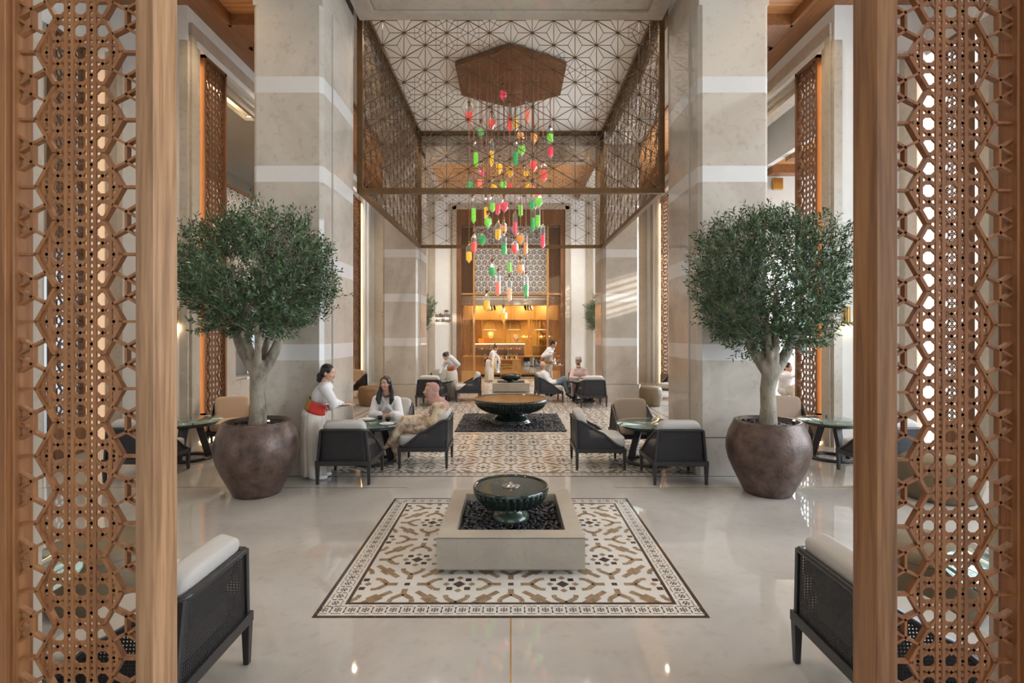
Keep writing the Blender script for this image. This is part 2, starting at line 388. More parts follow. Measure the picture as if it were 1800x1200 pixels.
# ---- foreground lattice screens
def fg_screen(sx, cx, zk, post, label, rev=False):
    e = empty('lattice_screen', (cx, 1.9, 0), 0, label, 'screen', 'wooden lattice screens at the entrance')
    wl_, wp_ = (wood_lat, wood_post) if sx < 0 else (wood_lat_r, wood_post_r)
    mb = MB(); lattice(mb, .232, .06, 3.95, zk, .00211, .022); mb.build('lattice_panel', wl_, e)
    x0, x1 = post
    mb = MB(); mb.box((x0-cx, -.05, 0), (x1-cx, .083, 4.0)); bevel(mb.build('post', wp_, e), .003)
    xo = -sx*0  # outer stile
    a = cx+sx*.232; q = sorted((a-cx, a-cx+sx*.045))
    mb = MB(); mb.box((q[0], -.05, 0), (q[1], .06, 4.0)); q2 = sorted((q[0] if sx > 0 else q[1], (q[0] if sx > 0 else q[1])-sx*.012))
    mb.box((q2[0], -.03, 0), (q2[1], .035, 4.0)); bevel(mb.build('post', wl_, e), .003)
    for zz in (.0, 3.95):
        mb = MB(); mb.box((-.232, -.03, zz), (.232, .03, zz+.06)); mb.build('rail', wl_, e)
    return e
fg_screen(-1, -1.595, 2.735, (-1.357, -1.291), 'left pale-posted wooden lattice screen framing the doorway')
fg_screen(1, 1.632, 2.722, (1.324, 1.398), 'right orange-brown wooden lattice screen framing the doorway')
for sx, sd, xx in ((-1, 'left', 1.877), (1, 'right', 1.914)):
    q = sorted((sx*xx, sx*2.6)); sbox('wall_entrance_%s' % sd, (q[0], 1.78, 0), (q[1], 2.05, 7.4), frame_stone)
# unseen wall behind the camera, added to lower the ambient; wide opening left
sbox('wall_front', (-13, -4.2, 0), (-2.6, -4, 7.7), plaster); sbox('wall_front_right', (2.6, -4.2, 0), (13, -4, 7.7), plaster); sbox('wall_front_top', (-2.6, -4.2, 5.8), (2.6, -4, 7.7), plaster)
# ---- side walls
sbox('wall_right_outermost', (10, -4, 0), (10.2, 8.62, 7.7), plaster)  # unseen slab added to keep sun streaks off the front floor
def panel_frame(e, y0, y1, z0, z1, x, sx, mat=wood_dark, fw=.055, th=.09):
    for a, b in (((y0, z0), (y0+fw, z1)), ((y1-fw, z0), (y1, z1)), ((y0, z1-fw), (y1, z1)), ((y0, z0), (y1, z0+fw))):
        mb = MB(); mb.box((x-th/2, a[0], a[1]), (x+th/2, b[0], b[1])); mb.build('frame_bar', mat, e)
def wall_lattice(sx, y0, y1, z0, z1, x, label):
    e = empty('wall_lattice_screen', (sx*x, (y0+y1)/2, 0), 0, label, 'screen', 'tall wooden lattice screens beside the openings')
    mb = MB(); hw = (y1-y0)/2-.05; lattice(mb, hw, z0+.05, z1-.05, z0+.2, hw/110, .03)
    o = mb.build('lattice_panel', wood_dark, e); o.rotation_euler = (0, 0, PI/2)
    yc = (y1-y0)/2
    panel_frame(e, -yc, yc, z0, z1, 0, sx)
    mb = MB(); mb.box((-.06, -yc, 0), (.06, yc, z0)); mb.build('plinth', wood_dark, e)
    return e
def glow_strip(x, y0, y1, z0, z1):
    mb = MB(); q = sorted((x, x+.02)); mb.box((q[0], y0, z0), (q[1], y1, z1))
    o = mb.build('light_strip', amber_glow)
    return o
_lab = {(-1, 0): 'lattice screen in left wall beside the near olive tree', (1, 0): 'lattice screen in right wall beside the near olive tree',
        (-1, 1): 'lattice screen at the far end of the left opening', (1, 1): 'lattice screen at the far end of the right opening',
        (-1, 2): 'lattice screen in left side wall seen through the entrance screen', (1, 2): 'lattice screen in right side wall seen through the entrance screen'}
trim_i = 40
def wb_(name, sx, a, b, m):
    (x0, y0, z0), (x1, y1, z1) = a, b; q = sorted((sx*x0, sx*x1)); return sbox(name, (q[0], y0, z0), (q[1], y1, z1), m)
for sx, sd in ((-1, 'left'), (1, 'right')):
    # return wall in front of the opening and the outer side wall of the front bay
    wb_('wall_%s_return' % sd, sx, (XW+.0, 8.62, 0), (XO+.5, 8.72, ZC), plaster)
    wb_('trim_%d' % (trim_i), sx, (XO-.46, 8.50, 0), (XO-.26, 8.62, 6.6), frame_stone)
    wb_('trim_%d' % (trim_i+1), sx, (XW-.02, 8.60, 0), (XW+.12, 8.95, 6.855), frame_stone)
    wb_('trim_%d' % (trim_i+2), sx, (XW-.06, 8.66, 0), (XW+.003, 8.80, 6.975), frame_stone)
    # upper trim of the opening
    wb_('trim_%d' % (trim_i+3), sx, (XW-.06, 8.66, 6.98), (XW+.02, 19.0, 7.18), frame_stone)
    wb_('trim_%d' % (trim_i+4), sx, (XW-.035, 8.69, 6.86), (XW+.11, 18.99, 6.975), plaster)
    wb_('trim_%d' % (trim_i+5), sx, (XW+.06, 8.95, 6.74), (XW+.18, 18.9, 6.86), frame_stone)
    wb_('wall_%s_header' % sd, sx, (XW, 8.72, 7.1), (XW+.4, 20, ZC+.1), plaster)
    wb_('wall_%s_soffit' % sd, sx, (XW+.12, 8.95, 6.62), (XW+(.20 if sx < 0 else .40), 18.9, 6.74), stone_m)
    wall_lattice(sx, 9.07, 9.78, .45, 6.86, XW+.02, _lab[(sx, 0)])
    wall_lattice(sx, 17.7, 18.55, .42, 6.70, XW+.02, _lab[(sx, 1)])
    wall_lattice(sx, 7.75, 8.36, .42, 6.6, XO-.02, _lab[(sx, 2)])
    wb_('trim_%d' % (trim_i+6), sx, (XW, 18.55, 0), (XW+.3, 18.75, 6.9), frame_stone)
    wb_('wall_%s_far' % sd, sx, (XW, 18.9, 0), (XW+.3, 20.0, ZC), frame_stone)
    wb_('trim_%d' % (trim_i+7), sx, (XW-.05, 18.75, 0), (XW+.05, 19.0, 6.95), plaster)
    wb_('trim_%d' % (trim_i+8), sx, (XW-.04, 19.25, 0), (XW+.02, 19.5, 7.1), plaster)
    wb_('wall_%s_outer' % sd, sx, (XO+.02, 7.30, 0), (XO+.2, 7.70, ZC), frame_stone)
    if sx < 0: wb_('wall_%s_outer_near' % sd, sx, (XO, -4, 0), (XO+.2, 7.0, ZC), plaster)  # unseen closing wall added to keep the left side darker
    wb_('trim_%d' % (trim_i+9), sx, (XO-.05, 7.0, 0), (XO+.1, 7.30, 6.8), wood_dark)
    wb_('wall_%s_outer_header' % sd, sx, (XO, 1.2, 6.6), (XO+.2, 8.62, ZC), plaster)
    trim_i += 12
    for y0, y1, x, z1 in ((8.955, 9.06, XW+.08, 6.7), (18.57, 18.66, XW-.03, 6.6), (8.40, 8.46, XO-.02, 6.5)):
        mb = MB(); q = sorted((sx*x, sx*(x+.02))); mb.box((q[0], y0, .05), (q[1], y1, z1))
        o = mb.build('light_strip', amber_glow)
        tag(o, 'amber light strip along the %s %s' % (sd, {8.955: 'near lattice screen', 18.57: 'far lattice screen', 8.40: 'outer lattice screen'}[y0]), 'light', 'amber light strips')
    mb = MB(); q = sorted((sx*(XW-.05), sx*(XW-.03))); mb.box((q[0], 8.95, .01), (q[1], 9.78, .03)); o = mb.build('light_strip', warm_glow)
    tag(o, 'thin floor-level light strip under the %s near lattice screen' % sd, 'light', 'amber light strips')
# ---------------------------------------------------------------- beyond the left opening
def clipped_bar(mb, p, q, rect, wd, th, mi=0):
    (x0, z0), (x1, z1) = p, q; a, b, c, d = rect; t0, t1 = 0.0, 1.0
    for pp, qq in ((-(x1-x0), x0-a), (x1-x0, c-x0), (-(z1-z0), z0-b), (z1-z0, d-z0)):
        if abs(pp) < 1e-9:
            if qq < 0: return
        else:
            r = qq/pp
            if pp < 0: t0 = max(t0, r)
            else: t1 = min(t1, r)
    if t1-t0 < 1e-3: return
    mb.bar((x0+(x1-x0)*t0, 0, z0+(z1-z0)*t0), (x0+(x1-x0)*t1, 0, z0+(z1-z0)*t1), wd, th, (0, 1, 0), mi)
def block_pattern(mb, rect, s, wd, th):
    """hexagons each split by three spokes, every line doubled by a smaller hexagon"""
    a, b, c, d = rect; hx = s*math.sqrt(3); hz = s*1.5
    j = 0; z = b-s
    while z < d+s:
        x = a-hx + (hx/2 if j % 2 else 0)
        while x < c+hx:
            V = [(x+s*math.sin(k*PI/3), z+s*math.cos(k*PI/3)) for k in range(6)]
            for k in range(3): clipped_bar(mb, V[k], V[k+1], rect, wd, th)
            for k in (0, 2, 4):
                clipped_bar(mb, (x, z), V[k], rect, wd, th)
            for k in range(6):
                A = (x+(V[k][0]-x)*.52, z+(V[k][1]-z)*.52); B = (x+(V[(k+1) % 6][0]-x)*.52, z+(V[(k+1) % 6][1]-z)*.52)
                clipped_bar(mb, A, B, rect, wd*.7, th)
            x += hx
        z += hz; j += 1
def side_screen(name, x, y0, y1, z0, z1, s, label):
    e = empty(name, (x, (y0+y1)/2, z0), PI/2, label, 'screen', 'white geometric balustrade screens')
    hw = (y1-y0)/2; mb = MB(); block_pattern(mb, (-hw, 0, hw, z1-z0), s, .016, .02); mb.build('screen_panel', white_screen, e)
    mb = MB(); mb.box((-hw, -.05, z1-z0), (hw, .05, z1-z0+.06)); mb.build('top_rail', wood_dark, e)
    return e
# lower wall with a niche
wl = []
sbox('wall_left_bay', (-6.0, 9.78, 0), (-5.75, 10.7, 3.3), stone_m); sbox('wall_left_bay_low', (-6.0, 10.7, 0), (-5.75, 12.4, .92), stone_m)
sbox('wall_left_bay_mid', (-6.0, 12.4, 0), (-5.75, 13.4, 3.3), stone_m); sbox('wall_left_bay_top', (-6.0, 10.7, 2.9), (-5.75, 12.4, 3.3), stone_m)
sbox('wall_left_niche', (-6.9, 9.4, .6), (-6.8, 13.2, 3.3), plaster); sbox('wall_left_niche_low', (-6.9, 9.4, .6), (-6.0, 13.2, .88), plaster)
tag(sbox('door_1', (-6.8, 11.6, .88), (-6.76, 12.4, 2.9), gold_panel), 'brown door panel behind the niche of the left bay')
sbox('wall_left_panelled', (-5.9, 13.4, 0), (-5.7, 18.9, 3.3), wood_shop)
sbox('wall_left_slab', (-9.2, 8.72, 3.3), (-5.7, 18.9, 3.45), frame_stone)
side_screen('balustrade_screen', -5.76, 9.3, 13.3, 3.45, 4.88, .155, 'white geometric balustrade on the left balcony, nearer half')
side_screen('balustrade_screen', -5.76, 13.4, 18.6, 3.45, 6.15, .155, 'tall white geometric screen on the left balcony, farther half')
sbox('wall_left_room', (-9.3, 8.7, 3.4), (-9.1, 19, 7.5), pmat('room_wall', (.36, .31, .24), .6))
sbox('wall_left_room_end', (-9.3, 18.9, 3.4), (-5.7, 19.05, 7.5), wood_shop)
mb = MB(); mb.box((-9.2, 8.72, 7.10), (-6.47, 18.9, 7.20)); mb.box((-6.47, 12.5, 7.10), (-5.86, 18.9, 7.20)); mb.box((-9.2, 8.72, 7.40), (-5.86, 18.9, 7.5))
o = mb.build('ceiling_left_room', white_ceil); struct(o)
for a, b, nm in (((-6.60, 9.0, 7.21), (-6.56, 12.4, 7.25), 'outer side'), ((-6.5, 12.60, 7.21), (-5.9, 12.64, 7.25), 'far end')):
    mb = MB(); mb.box(a, b); tag(mb.build('cove_light', warm_glow), 'warm cove light strip in the left balcony room ceiling, %s' % nm, 'light', 'cove lights of the balcony room')
for k, y in enumerate((11.2, 13.0, 14.8, 16.6)):
    e = empty('wall_cabinet', (-9.08, y, 3.45), 0, 'brown panelled cupboard in the left balcony room, %s from the camera' % ('nearest', 'second', 'third', 'farthest')[k], 'cupboard', 'balcony room cupboards')
    mb = MB(); mb.box((0, -.85, 0), (.25, .85, 2.2)); mb.build('body', wood_shop, e)
    for s in (-.42, .42):
        mb = MB(); mb.box((.25, s-.40, .05), (.28, s+.40, 2.15)); dd = mb.build('door', gold_panel, e)
        mb = MB(); mb.box((.28, s-.08, .8), (.285, s+.08, 1.6)); mb.build('pane', pmat('dark_glass', (.05, .05, .05), .1) if 'dark_glass' not in MATS else MATS['dark_glass'], dd)
# ---------------------------------------------------------------- beyond the right opening: a sunlit lounge
sbox('wall_right_lounge_header', (6.55, 8.72, 6.2), (6.7, 18.9, 7.3), plaster)
sbox('wall_right_lounge_near', (7.5, 8.62, 0), (13, 8.72, 7), plaster)
# frontal far wall of the lounge with a tall window
sbox('wall_right_lounge', (7.9, 13.4, 0), (13, 13.6, 6.3), plaster); sbox('wall_right_lounge_top', (5.8, 13.4, 3.9), (7.9, 13.6, 6.3), plaster)
sbox('wall_right_lounge_left', (5.6, 13.4, 0), (5.9, 13.6, 6.3), plaster)
e = empty('window_1', (6.9, 13.45, 0)); e['kind'] = 'structure'; tag(e, 'tall bright window of the lounge behind the seated woman')
for a, b in (((-1, -.04, .3), (-.94, .04, 3.9)), ((.94, -.04, .3), (1, .04, 3.9)), ((-.03, -.04, .3), (.03, .04, 3.9)), ((-1, -.04, .0), (1, .04, .3)), ((-1, -.04, 2.5), (1, .04, 2.56))):
    mb = MB(); mb.box(a, b); mb.build('window_frame', white_screen, e)
mb = MB()
x = 6.7
mb.box((6.7, 8.72, 6.3), (12.5, 13.4, 6.4), 1)
for k in range(22): mb.box((6.7, 8.75+k*.21, 6.24), (12.5, 8.75+k*.21+.2, 6.30), 1)
mb.box((6.7, 12.2, 6.10), (12.5, 12.5, 6.26), 0); mb.box((6.7, 13.1, 6.02), (12.5, 13.4, 6.26), 0); mb.box((6.7, 10.4, 6.10), (12.5, 10.7, 6.26), 0)
struct(mb.build('ceiling_lounge', [wood_beam, wood_ceil]))
# far room of the lounge
sbox('wall_right_white', (5.8, 18.75, 0), (12, 18.9, 7.2), plaster)
sbox('ceiling_right_far', (5.8, 13.6, 6.6), (12, 18.9, 6.7), white_ceil)
# outer window wall with slatted blinds
sbox('wall_right_window_low', (12.0, 8.7, 0), (12.1, 18.9, 5.05), plaster)  # unseen slab added to cut the sun patch on the column smaller
e = empty('window_2', (11.9, 14, 0)); e['kind'] = 'structure'; tag(e, 'long outer window wall of the lounge')
for k in range(8):
    mb = MB(); mb.box((-.05, -5+k*1.4, 0), (.05, -4.92+k*1.4, 6.4)); mb.build('window_frame', white_screen, e)
for k in range(18):
    mb = MB(); mb.box((-.12, -5, 3.1+k*.18), (.02, 4.9, 3.12+k*.18)); mb.build('blind_slat', white_screen, e)
e = empty('wall_sconce', (6.9, 13.4, 5.72), 0, 'small square brass wall sconce high on the right lounge wall', 'lamp')
e.location = (6.95, 13.4, 5.95-.15)
mb = MB(); mb.box((-.13, -.10, -.15), (.13, -.02, .15)); bevel(mb.build('shade', brass, e), .01)
mb = MB(); mb.box((-.05, -.02, -.05), (.05, 0, .05)); mb.build('mount', brass, e)
for sx, sd in ((-1, 'left'), (1, 'right')):
    e = empty('wall_lamp', (sx*5.62, 8.55, 1.95), 0, 'slim brass tube wall lamp glowing below, on the %s return wall' % sd, 'lamp', 'tube wall lamps')
    mb = MB(); mb.tube([(0, 0, .12), (0, 0, .42)], .045, 16); mb.build('lamp_body', brass, e)
    mb = MB(); mb.tube([(0, 0, 0), (0, 0, .12)], .04, 16); mb.build('lamp_glass', warm_glow, e)
    mb = MB(); mb.box((-.02, 0, .2), (.02, .07, .3)); mb.build('bracket', brass, e)
# ---------------------------------------------------------------- far wall with the cake shop's portal
YF = 20.0
sbox('wall_back_left', (-5.75, YF, 0), (-2.28, YF+.25, ZC), plaster); sbox('wall_back_right', (2.28, YF, 0), (5.75, YF+.25, ZC), plaster)
sbox('wall_back_top', (-2.28, YF, 6.86), (2.28, YF+.25, ZC), plaster)
k = 1
for x0, x1 in ((-5.3, -4.9), (-3.2, -2.95), (2.95, 3.2), (4.9, 5.3)):
    sbox('trim_%d' % k, (x0, YF-.06, 0), (x1, YF, ZC), frame_stone); k += 1
for sx in (-1, 1):
    q = sorted((sx*2.12, sx*2.28)); sbox('trim_%d' % (k), (q[0], YF-.07, 0), (q[1], YF+.25, 6.86), frame_stone); k += 1
    q = sorted((sx*2.28, sx*2.34)); sbox('trim_%d' % (k), (q[0], YF-.04, 0), (q[1], YF, 6.92), stone_m); k += 1
sbox('trim_%d' % k, (-2.34, YF-.07, 6.72), (2.34, YF, 6.92), frame_stone); k += 1
por = empty('shop_portal', (0, YF, 0), 0, 'tall wooden lattice portal framing the cake shop', 'portal')
def pb(name, a, b, m, par=por, bv=0):
    mb = MB(); mb.box(a, b); o = mb.build(name, m, par)
    if bv: bevel(o, bv)
    return o
for sx in (-1, 1):
    q = sorted((sx*1.93, sx*2.12)); pb('jamb', (q[0], -.03, 0), (q[1], .25, 6.72), wood_dark)
    q = sorted((sx*1.40, sx*1.48)); pb('inner_post', (q[0], .0, 0), (q[1], .12, 6.3), wood_shop)
    q = sorted((sx*1.48, sx*1.93)); pb('plinth_panel', (q[0], .0, 0), (q[1], .12, .42), wood_shop)
    for k2, (z0, z1) in enumerate(((.42, 3.40), (3.45, 6.05))):
        mb = MB(); block_pattern(mb, (-.215, z0, .215, z1), .086, .010, .02)
        o = mb.build('lattice_panel', wood_post if k2 == 0 else wood_dark, por); o.location = (sx*1.705, .06, 0)
pb('lintel', (-1.93, -.03, 6.10), (1.93, .22, 6.72), wood_dark); pb('cross_beam', (-1.93, -.01, 3.40), (1.93, .12, 3.46), wood_shop)
mb = MB(); block_pattern(mb, (-1.40, 3.48, 1.40, 6.10), .14, .019, .02); o = mb.build('screen_panel', white_screen, por); o.location = (0, .14, 0)
# mezzanine lobby behind the screen
sbox('wall_mezzanine', (-2.6, 23.8, 3.4), (2.6, 24, 7), pmat('mezzanine_wall', (.13, .09, .055), .6))
sbox('ceiling_mezzanine', (-3, 20.25, 6.8), (3, 24, 6.9), white_ceil)
sbox('ceiling_shop_edge', (-1.93, YF+.27, 3.02), (1.93, YF+.9, 3.38), pmat('cream_fascia', (.62, .50, .38), .5))
# the shop
sbox('wall_shop_left', (-3.1, 20.25, 0), (-3.0, 26, 3.3), wood_shop); sbox('wall_shop_right', (3.0, 20.25, 0), (3.1, 26, 3.3), wood_shop)
sbox('ceiling_shop', (-3.1, YF+.9, 3.2), (3.1, 26, 3.3), pmat('shop_ceiling', (.55, .42, .30), .6))
mb = MB(); mb.box((-3, 25.6, 0), (3, 25.8, 3.2)); struct(mb.build('wall_shop', pmat('shop_brown', (.42, .25, .07), .3, c2=(.30, .17, .05), scale=1)))
e = empty('bulkhead', (0, 23.6, 2.55), 0, 'glowing gold perforated bulkhead panels above the shop counter', 'bulkhead')
for k in range(4):
    mb = MB(); x0 = -2.2+k*1.1; mb.box((x0+.01, -.03, 0), (x0+1.09, 0, .62)); mb.build('panel', gold_panel, e)
    mb = MB()
    for a in range(10):
        for c in range(5): mb.box((x0+.06+a*.1, -.042, .06+c*.11), (x0+.11+a*.1, -.03, .12+c*.11))
    mb.build('perforation', wood_shop, e)
mb = MB(); mb.box((-2.2, -.06, -.05), (2.2, .02, 0)); mb.build('rail', wood_shop, e)
for x in (-.85, -.70, .58, .70, .84):
    e = empty('track_spotlight', (x, 20.9+abs(x)*.6, 2.86), 0, 'black track spotlight under the shop ceiling, %s' % {-.85: 'far left', -.70: 'second from left', .58: 'third from left', .70: 'second from right', .84: 'far right'}[x], 'lamp', 'black track spotlights')
    mb = MB(); mb.tube([(0, 0, .16), (0, 0, .33)], .012, 8); mb.build('stem', black_m, e)
    mb = MB(); mb.tube([(0, 0, .17), (.04, -.06, .0)], .045, 12); mb.build('lamp_head', black_m, e)
spot('shop_downlight', (-1.0, 21.3, 3.1), 230, (1, .72, .38), 130, .04); spot('shop_downlight', (1.0, 21.3, 3.1), 230, (1, .72, .38), 130, .04)
spot('shop_downlight', (-1.2, 24.3, 3.1), 260, (1, .68, .30), 140, .04); spot('shop_downlight', (1.2, 24.3, 3.1), 260, (1, .68, .30), 140, .04)

for x in (-1.6, -.55, .55, 1.6): spot('shop_downlight', (x, 22.3, 3.12), 60, (1, .70, .34), 100, .04, (x, 23.6, 2.3))
spot('mezzanine_downlight', (0, 22, 6.7), 60, (1, .85, .7), 140, .05)
# counter
e = empty('shop_counter', (0, 22.4, 0), 0, 'long wooden shop counter with mirrored base panels', 'counter')
mb = MB(); mb.box((-2.6, -.35, .86), (2.6, .4, .91)); mb.build('worktop', wood_shop, e)
mb = MB(); mb.box((-2.6, -.22, .10), (2.6, .35, .86)); mb.build('body', wood_shop, e)
mb = MB(); mb.box((-2.6, -.20, 0), (2.6, .3, .10)); mb.build('toe_kick', black_m, e)
for x0, x1 in ((-1.15, -.45), (.55, 1.35)):
    mb = MB(); mb.box((x0, -.235, .18), (x1, -.222, .84)); mb.build('mirror_panel', mirror_m, e)
shelf_glass = pmat('case_glass', (.9, .9, .88), .03, trans=.95, ior=1.1)
e = empty('display_case', (0, 22.42, .91), 0, 'lit glass cake display case on the shop counter', 'display case')
mb = MB(); mb.box((-1.6, -.28, .52), (.62, .28, .545)); mb.build('top', brass, e)
for z in (.01, .26):
    mb = MB(); mb.box((-1.58, -.26, z), (.60, .26, z+.012)); mb.build('shelf', wood_shop if z > .1 else porcelain, e)
mb = MB(); mb.box((-1.58, -.25, .505), (.60, -.22, .52)); mb.build('light_bar', warm_glow, e)
mb = MB(); mb.box((-1.58, .27, .0), (.60, .28, .52)); mb.build('back', wood_shop, e)
for x in (-1.6, -.87, -.13, .60):
    mb = MB(); mb.box((x, -.28, 0), (x+.02, -.26, .52)); mb.build('post', brass, e)
mb = MB(); mb.box((-1.58, -.272, .01), (.60, -.268, .51)); mb.build('glass_front', shelf_glass, e)
e2 = [pmat('cake_cream', (.75, .62, .48), .5), pmat('cake_red', (.55, .08, .05), .4), pmat('cake_orange', (.75, .30, .06), .4), pmat('cake_chocolate', (.16, .07, .035), .4)]
proto = []
for m_, nm in zip(e2, ('cream', 'red', 'orange', 'chocolate')):
    mb = MB(); mb.lathe([(0, 0), (.045, 0), (.048, .03), (.04, .05), (.015, .06), (0, .075)], 12); proto.append((mb.mesh('cake', m_, True), nm))
rr = random.Random(3); cnt = {}
for z in (.935, 1.185):
    for i in range(17):
        me, nm = proto[rr.randrange(4)]
        o = bpy.data.objects.new('cake', me); col.objects.link(o); o.location = (-1.5+i*.125, 22.30+rr.uniform(-.03, .08), z)
        cnt[(nm, z)] = cnt.get((nm, z), 0)+1
        tag(o, '%s %s coloured cake from the left on the %s display case shelf' % (['first', 'second', 'third', 'fourth', 'fifth', 'sixth', 'seventh', 'eighth', 'ninth', 'tenth'][cnt[(nm, z)]-1], nm, 'lower' if z < 1 else 'upper'), 'cake', '%s cakes on the %s shelf' % (nm, 'lower' if z < 1 else 'upper'))
# back shelves with vases and teapots
for x0, x1, nm in ((-1.45, -.2, 'left'), (-.05, 1.05, 'middle'), (1.25, 2.1, 'right')):
    e = empty('wall_shelf', ((x0+x1)/2, 25.0, 1.60), 0, 'brass wall shelf of crockery, the %s one behind the counter' % nm, 'shelf', 'shelves behind the counter'); h = (x1-x0)/2
    mb = MB(); mb.box((-h, -.15, 0), (h, .15, .03)); mb.build('board', brass, e)
    for s in (-h+.03, h-.03):
        mb = MB(); mb.box((s-.01, .12, -.7), (s+.01, .14, 1.6)); mb.build('upright', brass, e)
def vase(x, y, z, s, label, m=porcelain):
    e = empty('vase', (x, y, z), 0, label, 'vase')
    mb = MB(); mb.lathe([(0, 0), (.055*s, 0), (.10*s, .08*s), (.11*s, .14*s), (.09*s, .2*s), (.05*s, .235*s), (.06*s, .26*s), (.05*s, .26*s)], 20); mb.build('body', m, e, True)
    for k in (-1, 1):
        mb = MB(); mb.tube([(k*.05*s, 0, .24*s), (k*.11*s, 0, .25*s), (k*.115*s, 0, .19*s), (k*.09*s, 0, .18*s)], .01*s, 6); mb.build('handle', m, e, True)
vase(-.98, 25.0, 1.63, 1.3, 'cream two-handled vase on the left shelf behind the counter', pmat('vase_cream', (.75, .62, .40), .3))
def teapot(x, y, z, s, label, m):
    e = empty('teapot', (x, y, z), 0, label, 'teapot', 'teapots on the back shelves')
    mb = MB(); mb.lathe([(0, 0), (.05*s, 0), (.085*s, .04*s), (.08*s, .09*s), (.04*s, .12*s), (.01*s, .125*s), (.014*s, .15*s), (0, .155*s)], 16); mb.build('body', m, e, True)
    mb = MB(); mb.tube([(.07*s, 0, .05*s), (.11*s, 0, .08*s), (.13*s, 0, .12*s)], .012*s, 6); mb.build('spout', m, e, True)
    mb = MB(); mb.tube([(-.07*s, 0, .09*s), (-.12*s, 0, .08*s), (-.11*s, 0, .04*s), (-.07*s, 0, .03*s)], .008*s, 6); mb.build('handle', m, e, True)
for x, lb in ((.62, 'pale teapot on the middle back shelf, left one of the pair'), (.84, 'pale teapot on the middle back shelf, right one of the pair'), (1.5, 'pale teapot on the right back shelf, nearer the middle'), (1.85, 'pale teapot on the right back shelf, farther right')):
    teapot(x, 25.0, 1.63, 1.1, lb, pmat('teapot_gold', (.72, .52, .30), .25) if 'teapot_gold' not in MATS else MATS['teapot_gold'])
for x, z, nm, c in ((-1.30, 1.455, 'bright orange', (.9, .25, .03)), (-1.02, 1.455, 'dark orange', (.55, .13, .03))):
    e = empty('gift_box', (x, 22.45, z), 0, '%s gift box standing on the display case' % nm, 'box')
    mb = MB(); mb.box((-.11, -.05, 0), (.11, .05, .17)); bevel(mb.build('box_body', pmat('box_'+nm.replace(' ', '_'), c, .5), e), .004)
    mb = MB(); mb.box((-.115, -.055, .13), (.115, .055, .19)); bevel(mb.build('lid', MATS['box_'+nm.replace(' ', '_')], e), .004)
for x, lb in ((-.95, 'arched pendant tray lamp left of the shop centre post'), (.15, 'arched pendant tray lamp in the shop centre'), (1.35, 'arched pendant tray lamp at the shop right')):
    e = empty('pendant_lamp', (x, 23.0, 2.02), 0, lb, 'lamp', 'arched pendant lamps in the shop')
    mb = MB(); mb.lathe([(0, 0), (.30, 0), (.31, .02), (.30, .04), (0, .045)], 24); mb.build('tray', porcelain, e, True)
    mb = MB(); mb.tube([(.28*math.cos(t*PI/12)*(1), 0, .04+.42*math.sin(t*PI/12)**.7) for t in range(13)], .008, 6); mb.build('arch', black_m, e)
    mb = MB(); mb.tube([(0, 0, .45), (0, 0, 1.16)], .004, 6); mb.build('cord', black_m, e)
for x, nm in ((-.35, 'left'), (.78, 'right')):
    e = tag(sbox('trim_%d' % (90 if x < 0 else 91), (x, 23.55, 0), (x+.09, 23.65, 3.2), wood_shop), '%s wooden post of the shop' % nm)
for sx, x in ((-1, -1.75), (1, 1.75), (-1, -2.6)):
    e = empty('shop_lattice_screen', (x, 25.2, 0), 0, 'lattice screen on the shop back wall, %s' % ('left outer' if x < -2 else 'left inner' if x < 0 else 'right'), 'screen', 'shop lattice screens')
    mb = MB(); lattice(mb, .3, 0, 3.1, .1, .3/110, .03); mb.build('lattice_panel', wood_dark, e)
    mb = MB(); mb.box((-.34, -.03, 0), (-.3, .03, 3.15)); mb.box((.3, -.03, 0), (.34, .03, 3.15)); mb.build('frame', wood_dark, e)
e = empty('counter_screen', (1.45, 22.3, .91), 0, 'bronze perforated screen box on the right of the counter', 'screen')
mb = MB(); block_pattern(mb, (-.5, 0, .5, .42), .04, .01, .02); mb.build('mesh_panel', bronze, e)
mb = MB(); mb.box((-.52, -.02, -.0), (.52, .02, .02)); mb.box((-.52, -.02, .42), (.52, .02, .44)); mb.box((-.54, -.02, 0), (-.5, .02, .44)); mb.box((.5, -.02, 0), (.54, .02, .44)); mb.build('frame', brass, e)
# cart
e = empty('serving_cart', (-.01, 21.35, 0), 0, 'wood and brass cake cart in front of the shop counter', 'cart')
for a in ((-.41, -.25), (.41, -.25), (-.41, .25), (.41, .25)):
    mb = MB(); mb.box((a[0]-.012, a[1]-.012, .02), (a[0]+.012, a[1]+.012, .80)); mb.build('leg', brass, e)
    mb = MB(); mb.tube([(a[0]-.012, a[1], .022), (a[0]+.012, a[1], .022)], .022, 12); mb.build('wheel', black_m, e)
mb = MB(); mb.box((-.43, -.27, .78), (.43, .27, .82)); mb.build('top', wood_shop, e)
mb = MB(); mb.box((-.40, -.24, .14), (.40, .24, .20)); mb.box((-.40, -.20, .20), (.06, .24, .44)); mb.build('shelf_box', wood_shop, e)
mb = MB(); mb.box((.08, -.245, .2), (.40, -.22, .78)); dd = mb.build('door', wood_shop, e)
mb = MB(); mb.bar((.10, -.25, .22), (.38, -.25, .76), .02, .01, (0, 1, 0)); mb.bar((.38, -.25, .22), (.10, -.25, .76), .02, .01, (0, 1, 0)); mb.build('cross_brace', brass, dd)
mb = MB(); mb.box((-.38, -.25, .48), (.06, -.23, .52)); mb.box((-.38, -.25, .58), (.06, -.23, .62)); mb.build('rail', brass, e)
rr = random.Random(5)
